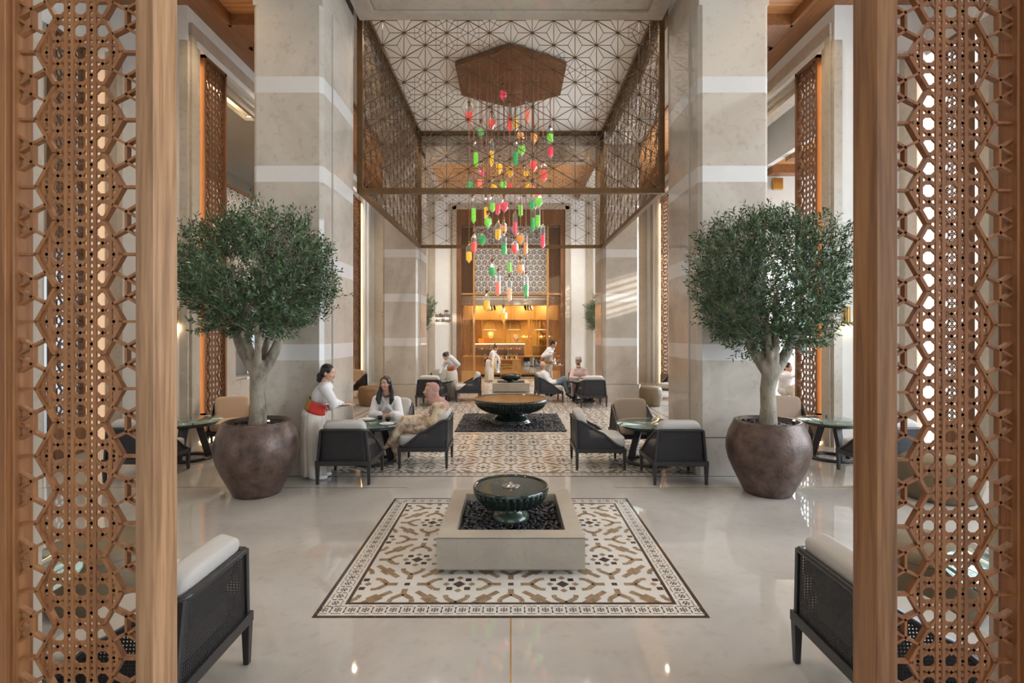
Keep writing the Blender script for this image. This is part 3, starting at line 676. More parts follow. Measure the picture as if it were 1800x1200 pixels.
for i in range(12):
    x = -.38+i*.068; h = rr.uniform(.05, .13); m_ = [porcelain, brass, black_cer][i % 3]
    mb = MB(); mb.lathe([(0, 0), (.02, 0), (.024, h*.5), (.018, h*.8), (.02, h), (0, h)], 10); o = mb.build('jar', m_, smooth=True)
    o.location = (-.01+x, 21.2, .82); tag(o, '%s small %s jar from the left on the cake cart' % (['first', 'second', 'third', 'fourth'][i//3], ('white', 'gold', 'black')[i % 3]), 'jar', '%s jars on the cake cart' % ('white', 'gold', 'black')[i % 3])
# shop sign
def sign(txt, size, loc, shear=0, font_w=1.0):
    c = bpy.data.curves.new('sign_text', 'FONT'); c.body = txt; c.size = size; c.extrude = .008; c.align_x = 'RIGHT'; c.shear = shear; c.offset = .003
    o = bpy.data.objects.new('lettering_tmp', c); col.objects.link(o)
    dg = bpy.context.evaluated_depsgraph_get(); me = bpy.data.meshes.new_from_object(o.evaluated_get(dg)); bpy.data.objects.remove(o)
    me.materials.clear(); me.materials.append(bronze); return me
e = empty('shop_sign', (-2.36, YF-.03, 2.50), 0, 'bronze lettered shop sign on the far white wall by the small tree', 'sign')
for txt, size, dz, sh in (('Mandarin', .23, .03, 0), ('Cake Shop', .18, -.15, .3)):
    o = bpy.data.objects.new('lettering', sign(txt, size, (0, 0, 0), sh)); col.objects.link(o); o.parent = e; o.rotation_euler = (PI/2, 0, 0); o.location = (0, 0, dz)
mb = MB()
for k in range(9):
    a = math.radians(20+k*17.5); mb.bar((-.15, 0, .23), (-.15+.10*math.cos(a), 0, .23+.07*math.sin(a)), .006, .012, (0, 1, 0), w2=.024)
mb.build('fan_emblem', bronze, e)
# ---------------------------------------------------------------- hanging lattice canopy
X1 = 2.498; Y0, Y1 = 8.5, 14.05; Z0, Z1 = 4.245, 7.43
cage = empty('hanging_lattice_canopy', (0, (Y0+Y1)/2, Z0), 0, 'large bronze lattice canopy box hanging around the chandelier', 'canopy')
def asanoha(mb, w_, h_, seed, wd=.0095, th=.011):
    a = .41; cx = a*math.sqrt(3)/2; rect = (-w_/2, 0, w_/2, h_); rnd = random.Random(seed)
    n = int(w_/cx/2)+2; m_ = int(h_/a)+2
    V = lambda i, j: (i*cx, (j+(.5 if i % 2 else 0))*a)
    def cell_kind(i, j):
        # colour the triangular grid so that every third vertex owns a hexagon
        c_ = (j - (i//2) + (i % 2)*0 + i*2) % 3
        return c_
    for i in range(-n, n+1):
        for j in range(-1, m_+1):
            o0 = V(i, j); up = V(i, j+1); rj = j if i % 2 == 0 else j+1
            r1 = V(i+1, rj); r0 = V(i+1, rj-1)
            # o0 -> up, o0 -> r1 (right up), o0 -> r0 (right down)
            for q in (up, r1, r0): clipped_bar(mb, o0, q, rect, wd, th)
            for T in ((o0, up, r1), (o0, r1, r0)):
                g = (sum(t[0] for t in T)/3, sum(t[1] for t in T)/3)
                frac = g[1]/h_
                key = (int(math.floor(g[0]/(cx*2)+.25))*3+int(math.floor(g[1]/(a*1.5))+.1)) % 5
                if frac < .24 and key % 2: 
                    M = [((T[k][0]+T[(k+1) % 3][0])/2, (T[k][1]+T[(k+1) % 3][1])/2) for k in range(3)]
                    continue
                for t in T: clipped_bar(mb, g, t, rect, wd*.7, th*.8)
                if key in (1, 3):
                    M = [((T[k][0]+T[(k+1) % 3][0])/2, (T[k][1]+T[(k+1) % 3][1])/2) for k in range(3)]
                    for k in range(3): clipped_bar(mb, M[k], M[(k+1) % 3], rect, wd*.6, th*.7)
for nm, loc, rz, wdt in (('front', (0, Y0, 0), 0, 2*X1), ('back', (0, Y1, 0), 0, 2*X1), ('left', (-X1, (Y0+Y1)/2, 0), PI/2, Y1-Y0), ('right', (X1, (Y0+Y1)/2, 0), PI/2, Y1-Y0)):
    mb = MB(); asanoha(mb, wdt, Z1-Z0, len(nm)); o = mb.build('lattice_panel', bronze_l, cage)
    o.location = (loc[0], loc[1]-(Y0+Y1)/2, 0); o.rotation_euler = (0, 0, rz); o['label'] = '%s lattice panel' % nm
hd = (Y1-Y0)/2
for z in (0, Z1-Z0-.08):
    for a, b in (((-X1, -hd), (X1, -hd)), ((-X1, hd), (X1, hd)), ((-X1, -hd), (-X1, hd)), ((X1, -hd), (X1, hd))):
        mb = MB(); mb.bar((a[0], a[1], z+.04), (b[0], b[1], z+.04), .085, .085, (0, 0, 1)); mb.build('frame_bar', bronze, cage)
for a in ((-X1, -hd), (X1, -hd), (-X1, hd), (X1, hd)):
    mb = MB(); mb.bar((a[0], a[1], 0), (a[0], a[1], Z1-Z0), .09, .09, (0, 1, 0)); mb.build('frame_post', bronze, cage)
# ---------------------------------------------------------------- chandelier: hexagonal plate and bottles
e = empty('chandelier_plate', (0, 11.0, 7.32), 0, 'hexagonal copper ceiling plate of the chandelier', 'ceiling plate')
mb = MB(); R = 1.30
H = [(R*math.sin(k*PI/3), R*math.cos(k*PI/3)) for k in range(6)]
mb.add([(x, y, 0) for x, y in H]+[(x, y, .10) for x, y in H], [(5,4,3,2,1,0), (6,7,8,9,10,11)]+[(k, (k+1) % 6, 6+(k+1) % 6, 6+k) for k in range(6)])
bevel(mb.build('plate', copper, e), .01)
bot_glass, _nt, _b = nmat('bottle_glass'); _N, _L = _nt.nodes, _nt.links
_tr = _N.new('ShaderNodeBsdfTransparent'); _gl = _N.new('ShaderNodeBsdfGlossy'); _gl.inputs['Roughness'].default_value = .22
_tr.inputs[0].default_value = (.93, .95, .95, 1)
_lw = _N.new('ShaderNodeLayerWeight'); _lw.inputs[0].default_value = .35; _mx = _N.new('ShaderNodeMixShader')
_mr = _N.new('ShaderNodeMapRange'); _mr.inputs[3].default_value = .12; _mr.inputs[4].default_value = .85; _L.new(_lw.outputs['Facing'], _mr.inputs[0]); _L.new(_mr.outputs[0], _mx.inputs[0]); _L.new(_tr.outputs[0], _mx.inputs[1]); _L.new(_gl.outputs[0], _mx.inputs[2]); _L.new(_mx.outputs[0], _N['Material Output'].inputs[0])
CC = {'pink': (.95, .05, .12), 'red': (.95, .07, .05), 'coral': (1.0, .22, .12), 'yellow': (1.0, .55, .02), 'amber': (.95, .45, .03), 'orange': (.90, .34, .06),
      'lime green': (.22, .75, .05), 'dark green': (.01, .42, .09), 'peach': (.95, .50, .28)}
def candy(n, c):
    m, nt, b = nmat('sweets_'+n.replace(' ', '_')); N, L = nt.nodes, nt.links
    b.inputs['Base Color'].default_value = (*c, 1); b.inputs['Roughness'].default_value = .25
    # added glow in the sweets themselves; the bottles hold no lamp
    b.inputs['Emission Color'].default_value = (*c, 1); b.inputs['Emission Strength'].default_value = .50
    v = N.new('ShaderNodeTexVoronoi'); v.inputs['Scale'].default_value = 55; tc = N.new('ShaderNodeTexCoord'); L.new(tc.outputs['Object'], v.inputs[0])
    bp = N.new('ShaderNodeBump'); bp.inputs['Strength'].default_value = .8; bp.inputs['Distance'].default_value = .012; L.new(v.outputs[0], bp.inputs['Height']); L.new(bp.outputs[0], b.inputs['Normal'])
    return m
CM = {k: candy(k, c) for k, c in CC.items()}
KIND = {'t': ('slim', .055, .60), 'm': ('medium', .072, .46), 'd': ('short round', .085, .36)}
rope_m = pmat('rope_copper', (.36, .15, .09), .5)
def bottle_meshes(k):
    _, r, h = KIND[k]; body0 = {'t': .10, 'm': .16, 'd': .26}[k]; sh = {'t': .84, 'm': .78, 'd': .62}[k]
    a = MB(); a.lathe([(.004, 0), (r*.98, body0*h), (r, body0*h+.01), (r, sh*h*.93), (r*.9, sh*h*.97), (r*.35, sh*h+.045), (r*.32, h-.05)], 8)
    f = {'t': .52, 'm': .54, 'd': .55}[k]
    b = MB(); q = r*.86; top = f*h
    pr = [(.001, .02*h), (q*.95, body0*h+.012), (q, body0*h+.03)]
    zz = body0*h+.05
    while zz < top: pr.append((q*(1+.05*math.sin(zz*400)), zz)); zz += .02
    pr += [(q*.9, top), (.001, top+.012)]
    b.lathe(pr, 10)
    c = MB(); c.lathe([(r*.34, h-.06), (r*.40, h-.055), (r*.40, h-.03), (r*.34, h-.03)], 12)
    d = MB(); d.lathe([(.001, h-.035), (r*.30, h-.03), (r*.46, h-.012), (r*.42, h+.008), (r*.15, h+.022), (.001, h+.025)], 12)
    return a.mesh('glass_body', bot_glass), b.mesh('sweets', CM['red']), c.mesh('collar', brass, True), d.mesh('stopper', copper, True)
BM = {k: bottle_meshes(k) for k in KIND}
B2 = [(547,90,250,'d','pink'),(232,255,462,'m','red'),(340,430,598,'d','dark green'),(440,345,520,'d','red'),(605,255,540,'t','red'),(658,280,528,'t','yellow'),
 (765,215,455,'t','coral'),(828,475,650,'d','orange'),(975,480,640,'m','lime green'),(295,600,855,'t','lime green'),(436,580,850,'t','yellow'),(705,485,620,'d','orange'),
 (715,600,755,'d','lime green'),(660,600,850,'t','dark green'),(980,585,775,'m','pink'),(823,730,900,'d','red'),(508,750,925,'d','yellow'),(608,780,960,'d','amber'),
 (347,810,960,'m','pink'),(918,800,990,'m','red'),(757,830,970,'m','yellow'),(242,900,1110,'m','dark green'),(330,850,1100,'t','coral'),(462,940,1100,'m','yellow'),
 (548,920,1080,'d','lime green'),(602,930,1085,'m','red'),(775,940,1090,'d','yellow'),(818,960,1120,'m','coral'),(870,1020,1170,'d','coral')]
B3 = [(204,55,305,'t','lime green'),(310,60,280,'t','yellow'),(325,200,345,'d','lime green'),(363,60,212,'m','lime green'),(408,50,232,'t','pink'),(463,60,215,'d','pink'),
 (600,50,250,'t','lime green'),(555,185,405,'t','pink'),(697,60,190,'m','dark green'),(753,30,170,'d','lime green'),(745,130,345,'t','lime green'),(703,140,378,'t','dark green'),
 (788,290,515,'t','pink'),(277,350,495,'d','dark green'),(208,375,562,'m','red'),(165,460,638,'m','yellow'),(410,270,450,'m','yellow'),(457,255,405,'d','orange'),
 (460,370,580,'t','dark green'),(598,345,480,'d','orange'),(643,355,575,'t','orange'),(553,418,567,'d','red'),(507,545,725,'t','lime green'),(362,605,760,'d','dark green'),
 (410,690,918,'t','coral'),(600,585,740,'d','orange'),(647,710,940,'t','dark green'),(505,740,970,'t','peach'),(315,870,1050,'m','yellow'),(457,990,1142,'d','yellow')]
allb = [(780+x/5.218, 130+a/5.218, 130+b/5.218, k, c) for x, a, b, k, c in B2]+[(790+x/4.8, 330+a/4.8, 330+b/4.8, k, c) for x, a, b, k, c in B3]
from collections import defaultdict
cls = defaultdict(list)
for i, b in enumerate(allb): cls[(b[3], b[4])].append((b[2], i))
def ordinal(n): return ['topmost', 'second from top', 'third from top', 'fourth from top', 'fifth from top', 'sixth from top'][n]
rank = {}
for kk, l in cls.items():
    l.sort()
    for r_, (_, i) in enumerate(l): rank[i] = (r_, len(l))
rr = random.Random(11); placed = []
for i, (px, ya, yb, k, c) in enumerate(allb):
    nm, r, h = KIND[k]; best = None
    for t_ in range(24):
        d = 11+rr.uniform(-1.15, 1.15); X = (px-898)*d/900; lim = 1.3-abs(X)*.577-.06
        d = 11+max(-lim, min(lim, d-11)); X = (px-898)*d/900; za, zb_ = P(px, ya, d).z, P(px, yb, d).z; gap = 9
        for (x2, d2, a2, b2) in placed:
            if a2 > zb_-.03 : gap = min(gap, math.hypot(X-x2, d-d2)*(1 if b2 < za else 1.8))
        if best is None or gap > best[0]: best = (gap, d, X, za, zb_)
    _, d, X, za, zb_ = best; placed.append((X, d, za, zb_)); s = (yb-ya)*d/900/h
    top = P(px, ya, d); z0 = P(px, yb, d).z
    r_, n_ = rank[i]
    lab = '%s bottle of %s sweets hanging under the chandelier plate' % (nm, c)
    lab += (', %s of its kind' % ('lowest' if r_ == n_-1 else ordinal(r_))) if n_ > 1 else ''
    if n_ > 1: lab = lab.replace('hanging under the chandelier plate', 'in the chandelier')
    e = empty('sweets_bottle', (X, d, z0), rr.uniform(0, 1), lab, 'bottle', 'bottles of sweets hanging in the chandelier')
    e.scale = (1, 1, s)
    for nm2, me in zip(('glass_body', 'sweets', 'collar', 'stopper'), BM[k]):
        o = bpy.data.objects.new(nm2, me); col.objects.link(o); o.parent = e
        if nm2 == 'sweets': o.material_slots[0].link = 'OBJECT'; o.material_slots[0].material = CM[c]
    mb = MB(); mb.tube([(0, 0, h), (0, 0, h+(7.32-z0-h*s)/s)], .006, 5); mb.build('rope', rope_m, e)
def remesh_obj(mb, name, mats, parent, voxel, smooth=4, loc=None):
    o = mb.build(name+'_tmp', mats); m = o.modifiers.new('r', 'REMESH'); m.mode = 'VOXEL'; m.voxel_size = voxel; m.use_smooth_shade = True
    if smooth: s = o.modifiers.new('s', 'SMOOTH'); s.factor = .5; s.iterations = smooth
    dg = bpy.context.evaluated_depsgraph_get(); dg.update(); me = bpy.data.meshes.new_from_object(o.evaluated_get(dg)); bpy.data.objects.remove(o)
    me.name = name; me.polygons.foreach_set('use_smooth', [True]*len(me.polygons))
    if len(me.materials) == 0: me.materials.append(mats)
    r = bpy.data.objects.new(name, me); col.objects.link(r)
    if parent: r.parent = parent
    if loc: r.location = loc
    return r
# ---------------------------------------------------------------- mosaic carpets inlaid in the floor
def poly_clip(poly, rect):
    a, b, c, d = rect
    for ax, lim, sg in ((0, a, 1), (0, c, -1), (1, b, 1), (1, d, -1)):
        out = []
        for i in range(len(poly)):
            p, q = poly[i], poly[(i+1) % len(poly)]
            ip, iq = (p[ax]-lim)*sg >= 0, (q[ax]-lim)*sg >= 0
            if ip: out.append(p)
            if ip != iq:
                t = (lim-p[ax])/(q[ax]-p[ax]); out.append((p[0]+(q[0]-p[0])*t, p[1]+(q[1]-p[1])*t))
        poly = out
        if len(poly) < 3: return []
    return poly
def carpet(x0, y0, x1, y1, cx, cy, label, hole=None):
    mb = MB(); Z = .0022
    holes = hole
    def quads_outside(poly, z, mi, rect):
        rects = [rect]
        if holes:
            hx0, hy0, hx1, hy1 = holes
            rects = [(rect[0], rect[1], rect[2], hy0), (rect[0], hy1, rect[2], rect[3]), (rect[0], hy0, hx0, hy1), (hx1, hy0, rect[2], hy1)]
        for r in rects:
            if r[2] <= r[0] or r[3] <= r[1]: continue
            pc = poly_clip(poly, r)
            if len(pc) >= 3: mb.add([(p[0], p[1], z) for p in pc], [tuple(range(len(pc)))], mi)
    def R4(a, b, c, d): return [(a, b), (c, b), (c, d), (a, d)]
    full = (x0, y0, x1, y1)
    quads_outside(R4(*full), .0008, 2, full)                      # dark outer line
    o1 = .028; quads_outside(R4(x0+o1, y0+o1, x1-o1, y1-o1), .0012, 1, full)     # white band
    o2 = .172; quads_outside(R4(x0+o2, y0+o2, x1-o2, y1-o2), .0016, 2, full)
    o3 = .198; inn = (x0+o3, y0+o3, x1-o3, y1-o3); quads_outside(R4(*inn), .0020, 1, full)
    Zb = .0026
    def line(p, q, wd, mi, rect, z=Zb):
        dx, dy = q[0]-p[0], q[1]-p[1]; L = math.hypot(dx, dy); nx, ny = -dy/L*wd/2, dx/L*wd/2
        quads_outside([(p[0]-nx, p[1]-ny), (q[0]-nx, q[1]-ny), (q[0]+nx, q[1]+ny), (p[0]+nx, p[1]+ny)], z, mi, rect)
    def sq(x, y, s, rot, mi, rect, z=Zb):
        c, sn = math.cos(rot)*s, math.sin(rot)*s
        quads_outside([(x-c+sn, y-sn-c), (x+c+sn, y+sn-c), (x+c-sn, y+sn+c), (x-c-sn, y-sn+c)], z, mi, rect)
    # border rosettes
    for horiz in (0, 1):
        a0, a1 = (x0, x1) if not horiz else (y0, y1)
        n = int((a1-a0-.1)/.097)
        for i in range(n+1):
            t = (a0+a1)/2+(i-n/2)*.097
            for side in (0, 1):
                c = ((y0+.10) if side == 0 else (y1-.10)) if not horiz else ((x0+.10) if side == 0 else (x1-.10))
                def T(u, v): return (t+u, c+v) if not horiz else (c+v, t+u)
                if horiz and not (y0+.18 < t < y1-.18): continue
                x, y = T(0, 0); sq(x, y, .0075, 0, 2, full)
                for k in range(6):
                    a = k*PI/3+PI/6; x, y = T(.021*math.cos(a), .021*math.sin(a)); sq(x, y, .0062, a, 2, full)
                for s in (-1, 1):
                    for v in (-1, 1):
                        line(T(s*.0485, v*.006), T(s*.0485, v*.038), .007, 0, full)
                    line(T(-.036, s*.047), T(.036, s*.047), .007, 0, full)
    # field
    PX, PY = .80, .85
    i0 = int(math.floor((inn[0]-cx)/PX))-1; i1 = int(math.ceil((inn[2]-cx)/PX))+1
    j0 = int(math.floor((inn[1]-cy)/PY))-1; j1 = int(math.ceil((inn[3]-cy)/PY))+1
    for i in range(i0, i1+1):
        for j in range(j0, j1+1):
            for (ox, oy) in ((0, 0), (.5, .5)):
                rx, ry = cx+(i+ox)*PX, cy+(j+oy)*PY
                sq(rx, ry, .036, PI/4, 2, inn)
                for a, b in ((1,1),(1,-1),(-1,1),(-1,-1)): sq(rx+a*.068, ry+b*.068, .023, 0, 2, inn)
                for a, b in ((1,0),(-1,0),(0,1),(0,-1)): sq(rx+a*.098, ry+b*.098, .021, PI/4, 0, inn)
                # small dark square half-way to the next rosette of the row
                s0, s1 = rx+PX/2, ry
                sq(s0, s1, .021, 0, 2, inn)
                for (dx, dy) in ((1,0),(-1,0),(0,1),(0,-1)):
                    px_, py_ = -dy, dx
                    A = (s0+dx*.075, s1+dy*.075); B = (s0+dx*.155, s1+dy*.155); line(A, B, .044, 0, inn)
                    for s in (-1, 1):
                        C = (s0+dx*.150, s1+dy*.150); D = (s0+dx*.215+px_*s*.075, s1+dy*.215+py_*s*.075); line(C, D, .042, 0, inn, Zb+.0002)
                        E = (s0+dx*.262+px_*s*.083, s1+dy*.262+py_*s*.083)
                        line(D, E, .038, 0, inn, Zb)
                for a in (1, -1):
                    mx, my = rx+a*PX/4, ry+PY/4
                    line((mx-a*.105, my+.10), (mx+a*.105, my-.10), .044, 0, inn, Zb+.0001); sq(mx, my, .046, PI/4, 0, inn, Zb+.0003)
    o = mb.build('floor_mosaic', [tan_m, white_m, dark_m]); o['kind'] = 'structure'; o['label'] = label
    return o
carpet(-1.36, 3.49, 1.36, 6.0, -.4, 3.955, 'square mosaic inlay under the nearest fountain')
carpet(-3.58, 6.90, 3.58, 15.12, 0, 8.63, 'large mosaic inlay around the big round fountain', hole=(-1.22, 9.80, 1.22, 12.24))
carpet(-1.36, 16.0, 1.36, 18.5, 0, 16.44, 'square mosaic inlay under the farthest fountain')
k = 60
for a, b in (((-.004, -2, .0005), (.004, 3.49, .0015)), ((-.006, 6.0, .0005), (.006, 6.9, .0015)), ((-7, 6.40, .0005), (-1.3, 6.412, .0015)), ((1.3, 6.40, .0005), (7, 6.412, .0015))):
    sbox('trim_%d' % k, a, b, brass); k += 1
# ---------------------------------------------------------------- fountains
def fluted_bowl(name, R, depth, zr, parent, y0, foot, scale_foot=1.0):
    """rim at height zr; depth of bowl; foot height below"""
    NL = 36 if R < .5 else 72
    prof = []
    zb = zr-depth
    for t in [0, .1, .22, .36, .5, .64, .78, .88, .94]:
        a = t/.94*PI/2*.98; prof.append((R*(.30+.69*math.sin(a)), zb+depth*.90*(1-math.cos(a))))
    prof += [(R*1.0, zr-.055*depth/.25), (R*1.015, zr-.03*depth/.25), (R, zr-.006), (R*.985, zr), (R*.955, zr-.004), (R*.93, zr-.03)]
    def fl(i, a):
        if i < 1 or i > 9: return 1
        return 1-.035+.06*(36/NL)**.5*abs(math.sin(a*NL/2))*(1 if i < 9 else .6)
    mb = MB(); mb.lathe(prof, NL*12, flute=fl)
    mb.lathe([(R*.94, zr-.02), (R*.5, zr-.035), (.001, zr-.035)], 64); o = mb.build(name, green_marble, parent, True)
    mb = MB(); f = scale_foot
    mb.lathe([(.42*R*f, 0), (.43*R*f, foot*.35), (.38*R*f, foot*.5), (.36*R*f, foot*.62), (.30*R*f, foot*.8), (.30*R*f, foot+.03)], 48, c=(0, 0, zb-foot))
    mb.build('foot', green_light if foot < .12 else green_marble, parent, True)
    mb = MB(); mb.lathe([(R*.95, zr-.014), (R*.5, zr-.014), (.001, zr-.014)], 64); return mb
def pebble_mesh(seed, s):
    r_ = random.Random(seed); bm_ = MB(); bm_.ell((0, 0, 0), (s*r_.uniform(.85, 1.15), s*r_.uniform(.6, .8), s*r_.uniform(.38, .5)), None, 12, 7)
    return bm_.mesh('pebble', pebble_m, True)
PEB = [pebble_mesh(i, .027) for i in range(6)]
def pebble_heap(name, rect, n, s, z, parent=None, skip=None, seed=1, round_=False, nu=8, nv=5, amp=1.0):
    r_ = random.Random(seed); mb = MB(); i = 0
    while i < n:
        x, y = r_.uniform(rect[0], rect[2]), r_.uniform(rect[1], rect[3])
        if round_ and math.hypot(x-(rect[0]+rect[2])/2, y-(rect[1]+rect[3])/2) > (rect[2]-rect[0])/2: continue
        if skip and math.hypot(x-skip[0], y-skip[1]) < skip[2]: i += 1; continue
        R = Euler((r_.uniform(-.5, .5), r_.uniform(-.5, .5), r_.uniform(0, 6))).to_matrix()
        q = s*r_.uniform(.8, 1.25); mb.ell((x, y, z+r_.uniform(-.3, .6)*s*amp), (q, q*.72, q*.45), R, nu, nv); i += 1
    return mb.build(name, pebble_m, parent, True)
def plinth_fountain(yc, label, pebbles_single, groupn):
    W = .595; D0 = yc-.65; D1 = yc+.60
    e = empty('plinth_fountain', (0, yc, 0), 0, label, 'fountain', 'stone plinth fountains with a fluted bowl')
    h0, h1 = -.65, .60; zt = .304
    mb = MB(); ox, oy0, oy1 = .452, -.49, .455
    for a, b in (((-W, h0, .048), (W, oy0, zt)), ((-W, oy1, .048), (W, h1, zt)), ((-W, oy0, .048), (-ox, oy1, zt)), ((ox, oy0, .048), (W, oy1, zt))): mb.box(a, b)
    o = mb.build('plinth', block_m, e)
    mb = MB(); mb.box((-W, h0-.002, zt-.009), (W, h0+.004, zt-.006)); mb.build('joint', dark_m, e)
    mb = MB(); mb.box((-W+.045, h0+.08, 0), (W-.045, h1-.08, .048)); mb.build('recessed_base', frame_stone, e)
    mb = MB(); mb.box((-ox, oy0, .10), (ox, oy1, .19)); mb.build('basin', black_m, e)
    m2 = fluted_bowl('bowl', .346, .205, .535, e, 0, .115, 1.15); m2.build('water', water_m, e, True)
    # small glass disc and jet floating in the middle of the water
    mb = MB(); mb.lathe([(.085, .522), (.088, .528), (.05, .532), (.02, .536), (.012, .56), (.001, .562)], 24); mb.build('water_jet', bot_glass, e, True)
    return e
f1 = plinth_fountain(4.75, 'nearest stone plinth fountain with a fluted green marble bowl', True, '')
f3 = plinth_fountain(17.0, 'farthest stone plinth fountain, small in front of the cake shop', False, '')
heap = pebble_heap('black_pebbles', (-.44, 4.75-.48, .44, 4.75+.445), 420, .027, .197, skip=(0, 4.75, .10), seed=4, amp=.5)
tag(heap, 'bed of black pebbles below the loose ones in the nearest fountain tray', 'pebbles', kind='stuff')
rr = random.Random(8); pts = []; tries = 0
while len(pts) < 290 and tries < 60000:
    tries += 1
    x, y = rr.uniform(-.425, .425), rr.uniform(4.75-.465, 4.75+.43)
    if math.hypot(x, y-4.75) < .185: continue
    if any((x-a)**2+(y-b)**2 < (.034 if len(pts) > 180 else .040)**2 for a, b in pts): continue
    pts.append((x, y))
    o = bpy.data.objects.new('pebble', PEB[rr.randrange(6)]); col.objects.link(o)
    o.location = (x, y, .226+rr.uniform(-.004, .012)); o.rotation_euler = (rr.uniform(-.45, .45), rr.uniform(-.45, .45), rr.uniform(0, 6)); q = rr.uniform(.8, 1.12); o.scale = (q, q, q)
    tag(o, 'smooth black pebble in the stone tray of the nearest fountain', 'pebble', 'black pebbles in the nearest fountain tray')
heap = pebble_heap('black_pebbles', (-.44, 17-.48, .44, 17+.445), 500, .030, .235, skip=(0, 17, .12), seed=5)
tag(heap, 'black pebbles filling the tray of the farthest fountain', 'pebbles', kind='stuff')
# big fountain in a sunken pit
mb = MB()
for a, b in (((-1.22, 9.80, -.05), (1.22, 9.93, .006)), ((-1.22, 12.11, -.05), (1.22, 12.24, .006)), ((-1.22, 9.93, -.05), (-1.09, 12.11, .006)), ((1.09, 9.93, -.05), (1.22, 12.11, .006))): mb.box(a, b)
struct(mb.build('trim_80', frame_stone), 'stone kerb around the pebble bed of the big fountain')
heap = pebble_heap('black_pebbles', (-1.08, 9.95, 1.08, 12.10), 4200, .030, .006, skip=(0, 11, .30), seed=6, nu=7, nv=4)
tag(heap, 'square bed of small black pebbles around the big fountain', 'pebbles', kind='stuff')
e = empty('round_fountain', (0, 11.0, 0), 0, 'large fluted green marble bowl fountain in the middle of the hall', 'fountain')
m2 = fluted_bowl('bowl', .79, .33, .535, e, 0, .205, 1.25); m2.build('water', water_r, e, True)
mb = MB(); mb.lathe([(.44, 0), (.45, .05), (.40, .07), (.38, .075)], 48); mb.build('base_ring', green_marble, e, True)
